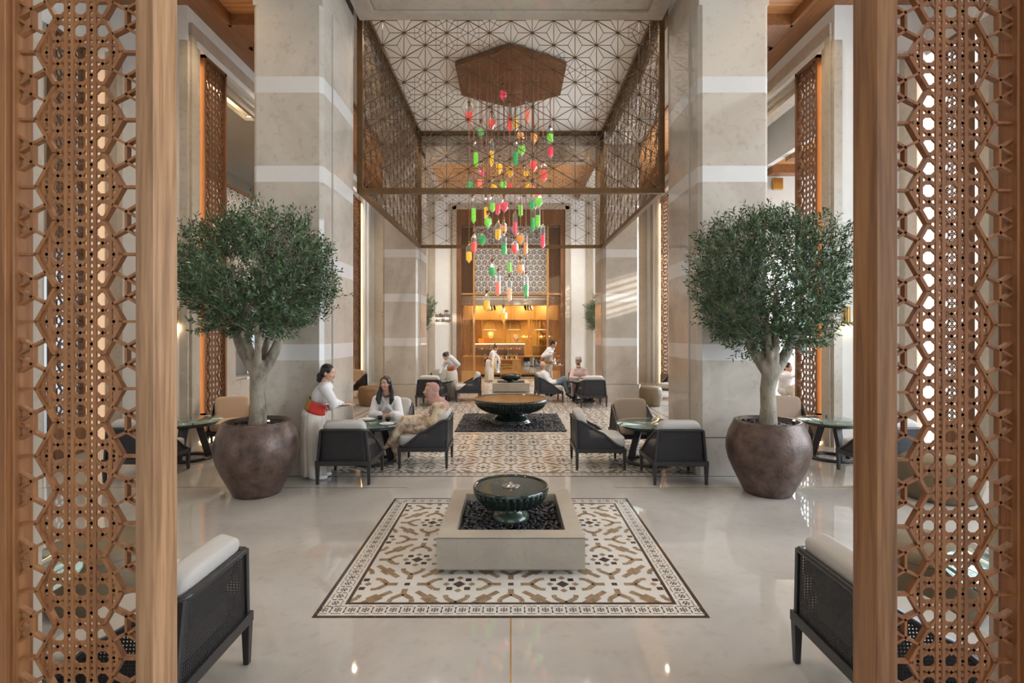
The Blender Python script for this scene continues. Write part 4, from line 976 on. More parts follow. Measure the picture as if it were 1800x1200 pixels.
# ---------------------------------------------------------------- lounge chair
def make_chair(label, group, fabric=linen):
    e = empty('lounge_chair', (0, 0, 0), 0, label, 'chair', group)
    for sx, sy in ((-1, -1), (1, -1), (-1, 1), (1, 1)):
        mb = MB(); x, y = sx*.328, sy*.335
        mb.add([(x-.016, y-.016, 0), (x+.016, y-.016, 0), (x+.016, y+.016, 0), (x-.016, y+.016, 0),
                (x-.024, y-.024, .25), (x+.024, y-.024, .25), (x+.024, y+.024, .25), (x-.024, y+.024, .25)],
               [(0,3,2,1),(4,5,6,7),(0,1,5,4),(1,2,6,5),(2,3,7,6),(3,0,4,7)]); bevel(mb.build('leg', black_wood, e), .003)
    mb = MB()
    for a, b in (((-.355, -.362, .24), (.355, -.31, .30)), ((-.355, .31, .24), (.355, .362, .30)), ((-.355, -.31, .24), (-.31, .31, .30)), ((.31, -.31, .24), (.355, .31, .30))): mb.box(a, b)
    bevel(mb.build('seat_frame', black_wood, e), .004)
    # U shaped shell
    prof = [(.30, .305), (.22, .35), (.05, .50), (-.02, .53), (-.24, .665), (-.345, .695), (-1, .70)]
    def hgt(y):
        for (ya, ha), (yb, hb) in zip(prof, prof[1:]):
            if y >= yb: return ha+(hb-ha)*max(0, min(1, (ya-y)/(ya-yb)))
        return .70
    path = []
    bx, by, cr = .338, -.345, .07
    L1 = .30-(by+cr)
    N = 26
    for i in range(N): path.append((-bx, .30-L1*i/N))
    for i in range(9): a = PI+PI/2*i/8; path.append((-bx+cr+cr*math.cos(a), by+cr+cr*math.sin(a)))
    M = 26
    for i in range(1, M): path.append((-bx+cr+(2*bx-2*cr)*i/M, by))
    for i in range(9): a = -PI/2+PI/2*i/8; path.append((bx-cr+cr*math.cos(a), by+cr+cr*math.sin(a)))
    for i in range(1, N+1): path.append((bx, (by+cr)+L1*i/N))
    def pt(x, y, z):
        f = max(0, (z-.30)/.40); return Vector((x*(1-.13*f), y-.015*f+.0*f, z))
    top = [pt(x, y, hgt(y)) for x, y in path]
    mb = MB()
    for i in range(len(top)-1): mb.bar(top[i], top[i+1], .036, .030, (0, 0, 1)) if False else None
    mb.tube(top, .019, 8); bevel(mb.build('top_rail', black_wood, e, True), .0)
    # cane panels
    nb = len(path); cuts = {'left': (0, N+4), 'back': (N+4, N+9+M-1+4), 'right': (N+9+M-1+4, nb-1)}
    # dense resample
    seglen = [0]
    for i in range(1, nb): seglen.append(seglen[-1]+math.dist(path[i-1], path[i]))
    def at(s):
        s = max(0, min(seglen[-1]-1e-6, s)); i = 0
        while seglen[i+1] < s: i += 1
        t = (s-seglen[i])/(seglen[i+1]-seglen[i]); a, b = path[i], path[i+1]; return (a[0]+(b[0]-a[0])*t, a[1]+(b[1]-a[1])*t)
    pitch = .0165; wd = .0105
    for nm, (i0, i1) in cuts.items():
        mb = MB(); s0, s1 = seglen[i0], seglen[i1]; s = s0
        while s <= s1:
            x, y = at(s); h = hgt(y)
            if h > .32:
                tx, ty = at(s+.005); ux, uy = tx-x, ty-y; l = math.hypot(ux, uy) or 1; ux, uy = ux/l*wd/2, uy/l*wd/2
                mb.add([pt(x-ux, y-uy, .295), pt(x+ux, y+uy, .295), pt(x+ux, y+uy, h), pt(x-ux, y-uy, h)], [(0, 1, 2, 3)])
            s += pitch
        z = .31
        while z < .70:
            run = []
            ss = s0
            while ss <= s1+1e-6:
                x, y = at(ss)
                if hgt(y) > z: run.append((x, y))
                ss += .022
            if len(run) > 1:
                vs = []; 
                for x, y in run:
                    k_ = .9975; vs += [pt(x*k_, y*k_, z-wd/2), pt(x*k_, y*k_, z+wd/2)]
                mb.add(vs, [(2*i, 2*i+2, 2*i+3, 2*i+1) for i in range(len(run)-1)])
            z += pitch
        mb.build('%s_cane_panel' % ('back' if nm == 'back' else 'side'), cane_m, e)
    for sx in (-1, 1):
        x, y = sx*(bx-.012), by+.012
        mb = MB(); mb.bar(pt(x, y, .27), pt(x, y, .69), .03, .03, (0, 1, 0)); bevel(mb.build('corner_post', black_wood, e), .004)
    mb = MB(); mb.box((-.31, -.33, .275), (.31, .31, .30)); mb.build('seat_board', black_wood, e)
    mb = MB(); mb.ell((0, .045, .375), (.305, .325, .082), None, 36, 18, e=.32); mb.build('seat_cushion', fabric, e, True)
    R = Euler((math.radians(17), 0, 0)).to_matrix()
    mb = MB(); mb.ell((0, -.232, .595), (.272, .070, .218), R, 36, 20, e=.34); mb.build('back_cushion', fabric, e, True)
    return e
proto = make_chair('', 'black cane lounge chairs')
def place(x, y, facing, label, fabric=None, first=[True]):
    o = proto if first[0] else copy_tree(proto); first[0] = False
    o.location = (x, y, .003); o.rotation_euler = (0, 0, math.radians(facing)); o['label'] = label
    if fabric:
        for ch in o.children:
            if 'cushion' in ch.name:
                ch.material_slots[0].link = 'OBJECT'; ch.material_slots[0].material = fabric
    return o
# facing: 0 looks away from the camera, 90 to the left, -90 to the right, 180 to the camera
CHAIRS = [
 (-1.885, 2.68, 90, 'black cane lounge chair beside the left entrance screen, back to the aisle'),
 (2.02, 2.69, -90, 'black cane lounge chair beside the right entrance screen, back to the aisle'),
 (-2.14, 6.87, 0, 'empty cane lounge chair seen from behind at the women\'s table'),
 (-1.25, 7.62, 90, 'cane lounge chair holding the seated woman in a pink headscarf'),
 (-2.02, 8.62, 176, 'cane lounge chair holding the seated woman in a white robe'),
 (1.27, 7.56, -90, 'empty cane lounge chair facing right at the right-hand glass table'),
 (2.16, 6.85, 0, 'empty cane lounge chair seen from behind at the right-hand glass table'),
 (2.05, 8.50, 183, 'empty cane lounge chair facing the camera behind the right-hand glass table'),
 (-2.10, 13.62, -6, 'cane lounge chair with its back to us in front of the bending waitress'),
 (-1.22, 14.55, 98, 'empty cane lounge chair facing left beside the far bending waitress'),
 (-2.15, 15.45, 180, 'cane lounge chair behind the far left table, facing the camera'),
 (1.06, 14.42, -84, 'cane lounge chair holding the bald man in a white shirt'),
 (2.12, 13.55, 4, 'cane lounge chair with its back to us before the man in a cap'),
 (2.05, 15.25, 180, 'cane lounge chair holding the man in a cap'),
 (-4.80, 8.80, 205, 'lounge chair with tan cushions against the left lattice screen'),
 (4.75, 8.85, 160, 'lounge chair with taupe cushions against the right lattice screen'),
 (-4.92, 6.95, 0, 'lounge chair with its back to us, behind the left entrance screen'),
 (5.00, 6.95, 6, 'lounge chair with its back to us, behind the right entrance screen'),
 (-4.75, 15.2, 150, 'single cane lounge chair far left beside the panelled wall'),
 (4.75, 15.0, 130, 'single cane lounge chair far right by the sunlit opening'),
]
tan_f = pmat('tan_linen', (.52, .38, .27), .9, c2=(.46, .33, .23), scale=220, bump=.25, bscale=320)
for i, (x, y, f, lb) in enumerate(CHAIRS):
    place(x, y, f, lb, {14: tan_f, 18: tan_f, 15: taupe, 7: taupe, 19: taupe}.get(i))
# ---------------------------------------------------------------- tables
def make_table(label):
    e = empty('glass_table', (0, 0, 0), 0, label, 'table', 'round glass tables on black legs')
    mb = MB(); mb.lathe([(.001, .578), (.462, .578), (.468, .583), (.462, .590), (.001, .590)], 64); mb.build('glass_top', glass_t, e, True)
    mb = MB(); mb.lathe([(.001, .555), (.38, .555), (.41, .55), (.36, .515), (.20, .49), (.001, .49)], 48); mb.build('tray', black_wood, e, True)
    for k in range(3):
        a = 2*PI*k/3+.5; mb = MB()
        mb.bar((.26*math.cos(a), .26*math.sin(a), .015), (.13*math.cos(a), .13*math.sin(a), .51), .06, .10, (math.cos(a), math.sin(a), 0), w2=.09); bevel(mb.build('leg', black_wood, e), .006)
    mb = MB(); mb.lathe([(.24, .0), (.33, .0), (.335, .02), (.33, .03), (.24, .03), (.235, .02), (.24, 0)], 48); mb.build('base_ring', black_wood, e, True)
    for k in range(3):
        a = 2*PI*k/3+1.2; mb = MB(); mb.tube([(.40*math.cos(a), .40*math.sin(a), .555), (.40*math.cos(a), .40*math.sin(a), .600)], .012, 12); mb.build('stud', black_m, e)
    return e
tp = make_table('')
TAB = [(-2.05, 7.68, "round glass table between the two seated women"), (2.05, 7.66, 'empty round glass table among the right-hand chairs'), (-2.03, 14.46, 'far left round glass table being cleared by a waitress'),
       (2.03, 14.38, 'far right round glass table between the two seated men'), (-4.95, 7.88, 'round glass table at the left lattice wall'), (4.95, 7.90, 'round glass table at the right lattice wall'),
       (-2.88, 2.72, 'round glass table behind the left entrance screen'), (2.92, 2.75, 'round glass table behind the right entrance screen')]
for i, (x, y, lb) in enumerate(TAB):
    o = tp if i == 0 else copy_tree(tp); o.location = (x, y, .003); o['label'] = lb
# ---------------------------------------------------------------- ottomans
def ottoman(x, y, r, h, label, m):
    e = empty('ottoman', (x, y, .003), 0, label, 'ottoman', 'round upholstered ottomans')
    mb = MB(); mb.lathe([(.001, 0), (r*.82, 0), (r*.88, .03), (r, h*.45), (r*1.01, h*.6), (r*.97, h*.85), (r*.90, h*.96), (r*.8, h), (.001, h+.01)], 48); mb.build('body', m, e, True)
    mb = MB(); mb.lathe([(r*.975, h*.84), (r*.985, h*.855), (r*.97, h*.87)], 48); mb.build('piping', m, e, True)
brown_fab = pmat('brown_leather', (.20, .11, .045), .45, c2=(.16, .085, .035), scale=5)
ottoman(-3.72, 13.6, .33, .50, 'brown round ottoman beside the farther left column', brown_fab)
ottoman(3.70, 13.55, .30, .50, 'olive round ottoman beside the farther right column', olive_fab)
ottoman(5.05, 6.05, .42, .46, 'large olive ottoman behind the right entrance screen', olive_fab)
ottoman(-3.02, 3.75, .36, .42, 'grey-olive ottoman low behind the left entrance screen', olive_fab)
ottoman(3.05, 3.72, .36, .42, 'grey-olive ottoman low behind the right entrance screen', olive_fab)
ottoman(5.9, 11.2, .42, .48, 'cream ottoman beside the seated woman in the sunlit lounge', linen)
# ---------------------------------------------------------------- potted olive trees
def olive_tree(x, y, seed, lean, label, crown, fork_z=1.55, group='olive trees in bronze pots', ntw=1500):
    rnd = random.Random(seed); e = empty('potted_olive_tree', (x, y, 0), 0, label, 'tree', group)
    mb = MB(); mb.lathe([(.001, 0), (.29, 0), (.305, .02), (.36, .12), (.44, .27), (.50, .40), (.528, .52), (.525, .62), (.495, .73), (.455, .81), (.43, .855), (.425, .875), (.405, .88), (.385, .875), (.38, .80), (.001, .80)], 64); mb.v = [(a*.9, b*.9, c) for a, b, c in mb.v]
    mb.build('pot', pot_m, e, True)
    pebble_heap('black_pebbles', (-.335, -.335, .335, .335), 380, .030, .81, e, skip=(0, 0, .08), seed=seed, round_=True)['kind'] = 'stuff'
    mb = MB(); mb.tube([(.22, -.18, .80), (.22, -.18, .90)], .018, 12); ul = mb.build('uplight', black_m, e)
    mb = MB(); mb.ell((.22, -.18, .905), (.014, .014, .006), None, 10, 6); mb.build('bulb', warm_glow, ul)
    # trunk and boughs as one grown surface
    mb = MB(); f = Vector((lean, 0, fork_z))
    tr = [Vector((0, 0, .74)), Vector((.01, 0, 1.0)), Vector((lean*.5-.015, .01, 1.25)), Vector((lean*.8, 0, 1.42)), f]
    rs = [.125, .098, .092, .105, .11]
    for a, b, r0, r1 in zip(tr, tr[1:], rs, rs[1:]): mb.capsule(a, b, r0, r1, 14)
    cc = Vector(crown[0]); cr = Vector(crown[1]); boughs = []
    dirs = [(-.62, -.1, .75), (.60, .1, .70), (-.12, .55, .85), (.15, -.5, .9), (.35, .35, 1.1), (-.35, -.4, 1.0)]
    for k, dv in enumerate(dirs):
        p = f+Vector((dv[0]*.06, dv[1]*.06, -.04)); d = Vector(dv).normalized(); L = rnd.uniform(.8, 1.15); pp = [p]; n_ = 6
        for q in range(n_):
            d = (d+Vector((rnd.uniform(-.18, .18), rnd.uniform(-.18, .18), .12))).normalized(); pp.append(pp[-1]+d*L/n_)
        r0 = .088 if k < 2 else .055
        for q in range(n_): mb.capsule(pp[q], pp[q+1], r0*(1-q/n_*.7), r0*(1-(q+1)/n_*.7), 10)
        boughs.append(pp)
        for q in (3, 4, 5):
            d2 = Vector((rnd.uniform(-1, 1), rnd.uniform(-1, 1), rnd.uniform(.1, .8))).normalized()
            a = pp[q]; b = a+d2*.35; mb.capsule(a, b, .022, .012, 6); boughs.append([a, b, b+d2*.2])
    tk = remesh_obj(mb, 'trunk', bark_m, e, .016, 3)
    # twigs and leaves
    tw = MB(); lf = MB()
    for i in range(ntw):
        # anchor inside the lumpy crown
        while True:
            v = Vector((rnd.uniform(-1, 1), rnd.uniform(-1, 1), rnd.uniform(-1, 1)))
            if v.length <= 1: break
        v = v.normalized()*(v.length**.42)
        lump = 1+.12*math.sin(v.x*5+seed)*math.cos(v.z*4+1)+.09*math.sin(v.y*7+v.z*6+seed)
        zz = v.z if v.z > 0 else v.z*.9
        p = cc+Vector((v.x*cr.x*lump*.90, v.y*cr.y*lump*.90, zz*cr.z*lump*.90))
        if p.z < cc.z-cr.z*.9+.0: continue
        out = (p-(cc-Vector((0, 0, .55)))).normalized()
        d = (out*.9+Vector((rnd.uniform(-.7, .7), rnd.uniform(-.7, .7), rnd.uniform(-.35, .75)))).normalized()
        L = rnd.uniform(.16, .34); prev = p-d*L*.4; pts_ = [prev]
        n_ = 10
        for q in range(n_):
            d = (d+Vector((rnd.uniform(-.12, .12), rnd.uniform(-.12, .12), rnd.uniform(-.10, .10)))).normalized(); nx = pts_[-1]+d*L/n_
            pts_.append(nx); s1 = d.orthogonal().normalized(); s1 = Matrix.Rotation(q*1.9+rnd.uniform(-.4, .4), 3, d)@s1
            for s_ in (1, -1):
                l_ = rnd.uniform(.048, .078); wl_ = rnd.uniform(.0065, .0105); dv = (d*.75+s1*s_*.95).normalized(); nrm = dv.cross(d).normalized()
                b0 = nx; b1 = nx+dv*l_*.5; b2 = nx+dv*l_
                w_ = dv.cross(nrm).normalized()
                w_ = nrm if rnd.random() < .5 else (nrm+w_).normalized()
                lf.add([b0, b1+w_*wl_, b2, b1-w_*wl_], [(0, 1, 2, 3)])
        tw.tube([pts_[0], pts_[5], pts_[-1]], [.0035, .0025, .001], 3, cap=False)
    tw.build('twigs', bark_m, e); fo = lf.build('foliage', leaf_m, e); fo['kind'] = 'stuff'
    return e
# trees: crown centre and radii are relative to the pot
olive_tree(-3.07, 6.20, 21, .02, 'left bushy olive tree in a bronze clay pot', ((.0, 0, 2.60), (.93, .93, .86)), 1.52, ntw=1250)
olive_tree(3.12, 6.22, 33, .04, 'right bushy olive tree in a bronze clay pot', ((.0, 0, 2.50), (.93, .93, .96)), 1.50, ntw=1300)
olive_tree(-3.62, 18.5, 44, .0, 'far left olive tree in front of the white wall beside the shop sign', ((0, 0, 2.62), (.90, .85, .92)), 1.5, ntw=800)
olive_tree(3.55, 18.5, 55, .0, 'far right olive tree in front of the white wall', ((0, 0, 2.58), (.90, .85, .92)), 1.5, ntw=800)
# ---------------------------------------------------------------- people
skin_l = pmat('skin_light', (.56, .33, .23), .5); skin_m = pmat('skin_medium', (.50, .28, .19), .5); skin_d = pmat('skin_brown', (.38, .20, .125), .5)
hair_b = pmat('black_hair', (.012, .010, .010), .35, c2=(.022, .018, .017), scale=30, stretch=(8, 8, .6)); hair_br = pmat('brown_hair', (.10, .05, .03), .4)
eye_w = pmat('eye_white', (.8, .78, .75), .2); eye_d = pmat('eye_dark', (.015, .01, .008), .2); lip_m = pmat('lips', (.42, .12, .11), .4); teeth_m = pmat('teeth', (.85, .83, .78), .3)
ivory = pmat('ivory_silk', (.68, .62, .54), .55, c2=(.62, .56, .48), scale=3, bump=.5, bscale=5)
white_c = pmat('white_cotton', (.74, .72, .72), .75, c2=(.68, .66, .67), scale=4, bump=.6, bscale=7)
pinkish = pmat('pale_pink_cotton', (.66, .50, .49), .75, c2=(.60, .45, .44), scale=4, bump=.6, bscale=9)
floral = pmat('beige_blotched_dress', (.62, .50, .37), .7, c2=(.34, .22, .145), scale=9, detail=2, bump=.7, bscale=8, lo=.38, hi=.56)
hijab_m = pmat('dusty_pink_scarf', (.44, .255, .205), .75, c2=(.37, .20, .16), scale=6, bump=.8, bscale=16, stretch=(1, 1, 2.2))
jeans = pmat('blue_grey_trousers', (.14, .17, .21), .8); beige_t = pmat('beige_trousers', (.42, .33, .24), .8); red_s = pmat('red_sash', (.62, .045, .035), .5); gold_s = pmat('gold_sash', (.42, .25, .045), .45, c2=(.33, .19, .03), scale=30)
rust_m = pmat('rust_red_collar', (.45, .11, .06), .6)
def frame_of(fwd, up=(0, 0, 1)):
    f = Vector(fwd).normalized(); r = f.cross(Vector(up)).normalized(); u = r.cross(f); return Matrix((r, f, u)).transposed()
def head_into(mb, c, R, s=1.0):
    def L(v): return Vector(c)+R@(Vector(v)*s)
    def E(v, r, nu=16, nv=10): mb.ell(L(v), tuple(q*s for q in r), R, nu, nv)
    E((0, -.012, .03), (.074, .093, .085)); E((0, .020, -.02), (.062, .068, .085)); E((0, .036, -.068), (.040, .044, .036)); E((0, .062, -.088), (.020, .018, .016))
    mb.capsule(L((0, .085, .006)), L((0, .105, -.026)), .007*s, .012*s, 8); E((.012, .092, -.029), (.009, .010, .007)); E((-.012, .092, -.029), (.009, .010, .007))
    for k in (-1, 1):
        E((k*.036, .056, -.024), (.024, .025, .024)); E((k*.077, -.008, -.012), (.010, .020, .031)); E((k*.030, .074, .028), (.024, .012, .008))
    mb.capsule(L((0, -.012, -.05)), L((0, -.030, -.16)), .050*s, .054*s, 14)
def face_parts(e, c, R, s, smile=False, brow=hair_b, o0=None):
    def L(v): return Vector(c)+R@(Vector(v)*s)-o0
    for k in (-1, 1):
        mb = MB(); mb.ell(L((k*.030, .0725, .010)), (.0135*s, .008*s, .0060*s), R, 12, 8); ey = mb.build('eye', eye_w, e, True)
        mb = MB(); mb.ell(L((k*.030, .0790, .0095)), (.0056*s, .003*s, .0056*s), R, 10, 6); mb.build('iris', eye_d, ey, True)
        mb = MB(); mb.tube([L((k*.013, .083, .028)), L((k*.032, .080, .035)), L((k*.050, .069, .029))], [.0028*s, .0036*s, .002*s], 6); mb.build('eyebrow', brow, e, True)
    mb = MB(); w_ = .027 if smile else .021
    mb.tube([L((-w_, .078, -.050+(.006 if smile else 0))), L((0, .094, -.049)), L((w_, .078, -.050+(.006 if smile else 0)))], [.002*s, .0052*s, .002*s], 6)
    mb.tube([L((-w_, .077, -.054+(.004 if smile else 0))), L((0, .091, -.064 if smile else -.057)), L((w_, .077, -.054+(.004 if smile else 0)))], [.002*s, .0058*s, .002*s], 6); mb.build('lips', lip_m, e, True)
    if smile:
        mb = MB(); mb.ell(L((0, .090, -.0555)), (.018*s, .006*s, .0060*s), R, 12, 6); mb.build('teeth', teeth_m, e, True)
def hand_into(mb, wrist, d, n, thumb, curl=.5, s=1.0, r=.0078):
    """d: finger direction, n: palm normal, thumb: side vector of the thumb"""
    w_ = Vector(wrist); d = Vector(d).normalized(); n = Vector(n); n = (n-d*n.dot(d)).normalized(); t = d.cross(n); t = t if t.dot(Vector(thumb)) > 0 else -t
    R = Matrix((t, d, n)).transposed(); mb.ell(w_+d*.045*s, (.040*s, .052*s, .015*s), R, 14, 8); mb.capsule(w_-d*.03*s, w_+d*.01*s, .025*s, .022*s, 10)
    for i, L in enumerate((.070, .080, .074, .058)):
        b = w_+d*.082*s+t*(.030-.0195*i)*s; dd = (d+t*(.10-.07*i)).normalized(); pts = [b]
        for q in range(3):
            dd = (dd+n*curl*.45).normalized(); pts.append(pts[-1]+dd*L*s*(.42, .32, .26)[q])
        for q in range(3): mb.capsule(pts[q], pts[q+1], r*s*(1-.08*q), r*s*(.92-.08*q), 8)
    b = w_+d*.022*s+t*.030*s; dd = (t*.8+d*.7+n*.25).normalized(); p1 = b+dd*.038*s; p2 = p1+(dd*.6+d*.6+n*.3*curl).normalized()*.032*s
    mb.capsule(b, p1, .012*s, .0095*s, 8); mb.capsule(p1, p2, .0095*s, .0075*s, 8)
def chain(mb, pts, rs, seg=12):
    for a, b, r0, r1 in zip(pts, pts[1:], rs, rs[1:]): mb.capsule(a, b, r0, r1, seg)
def torso_into(mb, pelvis, chest, rt, r=(.165, .11), waist=(.125, .09), seg=18):
    """tapered trunk from pelvis to chest; rt = direction of the body's right-left axis"""
    p, c = Vector(pelvis), Vector(chest); ax = (c-p).normalized(); rt = Vector(rt); rt = (rt-ax*rt.dot(ax)).normalized(); f = ax.cross(rt); R = Matrix((rt, f, ax)).transposed(); L = (c-p).length
    mb.ell(p, (r[0], r[1]+.01, .13), R, seg, 12); mb.ell(p+ax*L*.42, (waist[0], waist[1], .20), R, seg, 12); mb.ell(c-ax*.02, (r[0]*1.02, r[1], .165), R, seg, 12); mb.ell(c+ax*.09, (r[0]*1.05, r[1]*.72, .08), R, seg, 12)
    return R
class Person:
    def __init__(s, base, label, vox=.006):
        s.o = Vector(base); s.e = empty('person', base, 0, label, 'person'); s.body = MB(); s.vox = vox
    def sub(s, mb): mb.v = [tuple(Vector(v)-s.o) for v in mb.v]; return mb
    def finish_body(s, m): s.b = remesh_obj(s.sub(s.body), 'body', m, s.e, s.vox, 3)
    def cloth(s, mb, name, m, vox=None, sm=4): return remesh_obj(s.sub(mb), name, m, s.e, vox or s.vox*1.25, sm)
    def plain(s, mb, name, m, smooth=True, par=None): return s.sub(mb).build(name, m, par or s.e, smooth)
def hair_cap(mb, c, R, s=1.0, low=-.01, front=.055):
    def L(v): return Vector(c)+R@(Vector(v)*s)
    mb.ell(L((0, -.022, .040)), (.082*s, .094*s, .088*s), R, 18, 12); mb.ell(L((0, -.050, -.002)), (.078*s, .066*s, .085*s), R, 16, 10)
    for k in (-1, 1): mb.ell(L((k*.060, .000, .045)), (.024*s, .055*s, .050*s), R, 12, 8)
UP = Vector((0, 0, 1))
# --- standing waitress with a tray by the left column (profile, facing right)
p = Person(P(552, 838, 6.86)*Vector((1, 1, 0)) if False else Vector((-2.63, 6.84, 0)), 'waitress in ivory robe with red and gold sash, leaning with a tray')
D = 6.84; R = frame_of((1, -.04, -.20)); hc = P(577, 655, D)
b = p.body; head_into(b, hc, R, .97)
pel = P(549, 733, D); che = P(567, 691, D); nk = P(572, 676, D)
torso_into(b, pel, che, (0, -1, 0), (.145, .10), (.11, .085)); chain(b, [che, nk, hc-Vector((.02, 0, .05))], [.07, .052, .045])
sr = P(572, 683, D-.16); sl = P(573, 683, D+.16); er = P(586, 706, D-.22); wr = P(603, 711, D-.10); el = P(572, 714, D+.2); wl = P(588, 715.5, D+.02)
chain(b, [sr, er, wr], [.045, .038, .026]); chain(b, [sl, el, wl], [.045, .038, .026])
hand_into(b, wr, (1, .35, .02), (-.1, .3, -1), (.2, 1, 0), .25); hand_into(b, wl, (1, -.1, .12), (0, 0, 1), (.1, -1, 0), .2)
for dy in (-.08, .08):
    chain(b, [pel+Vector((0, dy, -.05)), Vector((-2.66, D+dy, .48)), Vector((-2.61, D+dy, .09))], [.075, .055, .035])
    b.ell((-2.55, D+dy, .045), (.11, .04, .035))
p.finish_body(skin_l); face_parts(p.e, hc, R, .97, False, hair_b, p.o)
m = MB(); torso_into(m, pel+UP*.05, che, (0, -1, 0), (.165, .12), (.135, .108)); m.ell(nk-Vector((.01, 0, .01)), (.062, .075, .045))
chain(m, [sr, er, wr-Vector((.03, -.01, -.0))], [.075, .062, .050]); chain(m, [sl, el, wl-Vector((.03, 0, 0))], [.075, .062, .050])
m.ell(er+Vector((0, 0, -.035)), (.06, .045, .06)); p.cloth(m, 'blouse', white_c)
m = MB(); m.loft([(Vector((-2.615, D, .985)), .115, .145, .01, 5, 0), (Vector((-2.635, D, .86)), .140, .165, .015, 7, 0), (Vector((-2.65, D, .60)), .145, .17, .03, 9, 0), (Vector((-2.64, D, .30)), .148, .17, .045, 9, 0), (Vector((-2.63, D, .055)), .16, .18, .06, 9, 0)], 72)
p.plain(m, 'skirt', ivory)
# sash: red front, gold back
ax = (che-pel).normalized(); rt = Vector((0, -1, 0)); f = ax.cross(rt); m = MB()
rings = []
for t in (.30, .40, .55, .70, .80):
    c_ = pel+(che-pel)*0+ax*(t*.30)
    rings.append([c_+rt*(.158)*math.cos(a)+f*(-1)*(.132)*math.sin(a) for a in [2*PI*k/40 for k in range(40)]])
vs = [v for r_ in rings for v in r_]; fs = []; ms = []
for i in range(len(rings)-1):
    for k in range(40):
        a = 2*PI*(k+.5)/40; q = -(math.sin(a))*f.x
        fs.append((i*40+k, i*40+(k+1) % 40, (i+1)*40+(k+1) % 40, (i+1)*40+k)); ms.append(0 if q > -.035*8 else 1)
m.add(vs, fs); m.m = ms; sash = p.plain(m, 'sash', [red_s, gold_s]); so = sash.modifiers.new('t', 'SOLIDIFY'); so.thickness = .012
kp = pel+ax*.13+Vector((.135, -.05, 0)); m = MB()
m.tube([kp, kp+Vector((.025, -.02, .03)), kp+Vector((.05, -.02, 0)), kp], .006, 6); m.tube([kp, kp+Vector((-.02, -.03, .03)), kp+Vector((-.03, -.02, -.01)), kp], .006, 6)
m.tube([kp, kp+Vector((.02, -.02, -.12)), kp+Vector((.015, -.02, -.24))], .005, 6); m.tube([kp, kp+Vector((.04, -.02, -.10)), kp+Vector((.045, -.02, -.20))], .005, 6); p.plain(m, 'sash_cord', porcelain, par=None)
m = MB(); hair_cap(m, hc, R, .97); m.ell(P(563, 661, D), (.048, .045, .055)); m.ell(P(561, 667, D), (.035, .035, .04)); p.cloth(m, 'hair', hair_b, .006, 3)
for dy in (-.08, .08):
    m = MB(); m.ell((-2.545, D+dy, .035), (.125, .048, .034), None, 18, 10, e=.8); p.plain(m, 'slipper', porcelain)
t = empty('serving_tray', P(600, 711.5, D-.03), 0, 'round dark serving tray with a napkin held by the leaning waitress', 'tray')
m = MB(); m.lathe([(.001, 0), (.14, 0), (.155, .012), (.150, .014), (.135, .005), (.001, .005)], 40); m.build('tray', black_wood, t, True)
m = MB(); m.ell((-.05, .03, .02), (.05, .05, .02)); m.build('napkin', pmat('navy_cloth', (.03, .04, .06), .8), t, True)
# --- seated woman in a white robe, facing the camera
p = Person(Vector((-2.04, 8.30, 0)), 'seated smiling woman with long black hair in a white robe')
hc = P(677.5, 674, 8.22); R = frame_of((-.22, -1, -.03)); b = p.body; head_into(b, hc, R, .98)
pel = Vector((-2.0, 8.56, .50)); che = P(679, 711, 8.40); nk = P(678, 692, 8.32)
torso_into(b, pel, che, (-1, 0, 0), (.15, .10), (.12, .09)); chain(b, [che, nk, hc-UP*.06], [.07, .054, .046])
sr = P(662, 703, 8.38); sl = P(697, 704, 8.40); er = P(656, 729, 8.22); wr = P(668, 729, 8.10); el = P(702, 731, 8.26); wl = P(689, 728.5, 8.10)
chain(b, [sr, er, wr], [.045, .037, .026]); chain(b, [sl, el, wl], [.045, .037, .026])
hand_into(b, wr, (1, -.35, -.02), (0, .5, -1), (0, 0, 1), .5); hand_into(b, wl, (-1, -.4, 0), (0, .4, -1), (0, 0, 1), .5)
for k in (-1, 1):
    chain(b, [pel+Vector((k*.09, -.05, 0)), Vector((-2.0+k*.10, 8.14, .48)), Vector((-1.98+k*.09, 8.10, .09))], [.08, .06, .035]); b.ell((-1.98+k*.09, 8.03, .04), (.04, .11, .035))
p.finish_body(skin_m); face_parts(p.e, hc, R, .98, True, hair_b, p.o)
m = MB(); torso_into(m, pel, che, (-1, 0, 0), (.185, .13), (.165, .13)); m.ell(che+UP*.075, (.19, .095, .075))
chain(m, [sr, er, wr-Vector((.02, 0, 0))], [.08, .078, .068]); chain(m, [sl, el, wl+Vector((.02, 0, 0))], [.08, .078, .068])
for k in (-1, 1): chain(m, [pel+Vector((k*.09, -.05, .0)), Vector((-2.0+k*.10, 8.14, .50)), Vector((-1.97+k*.10, 8.09, .14))], [.11, .095, .105])
m.box((-2.12, 8.02, .12), (-1.86, 8.16, .50)); m.ell((-2.0, 8.28, .50), (.22, .24, .10))
p.cloth(m, 'robe', white_c)
m = MB(); c0 = P(678, 697, 8.30)
m.tube([P(670, 689, 8.38), P(672, 699, 8.26), P(682, 714, 8.225), P(690, 722, 8.23)], [.022, .030, .030, .02], 10); m.tube([P(687, 690, 8.38), P(686, 700, 8.25), P(678, 713, 8.22), P(672, 722, 8.24)], [.022, .030, .030, .02], 10); p.cloth(m, 'shawl_collar', white_c, .006, 3)
m = MB(); hair_cap(m, hc, R, .98)
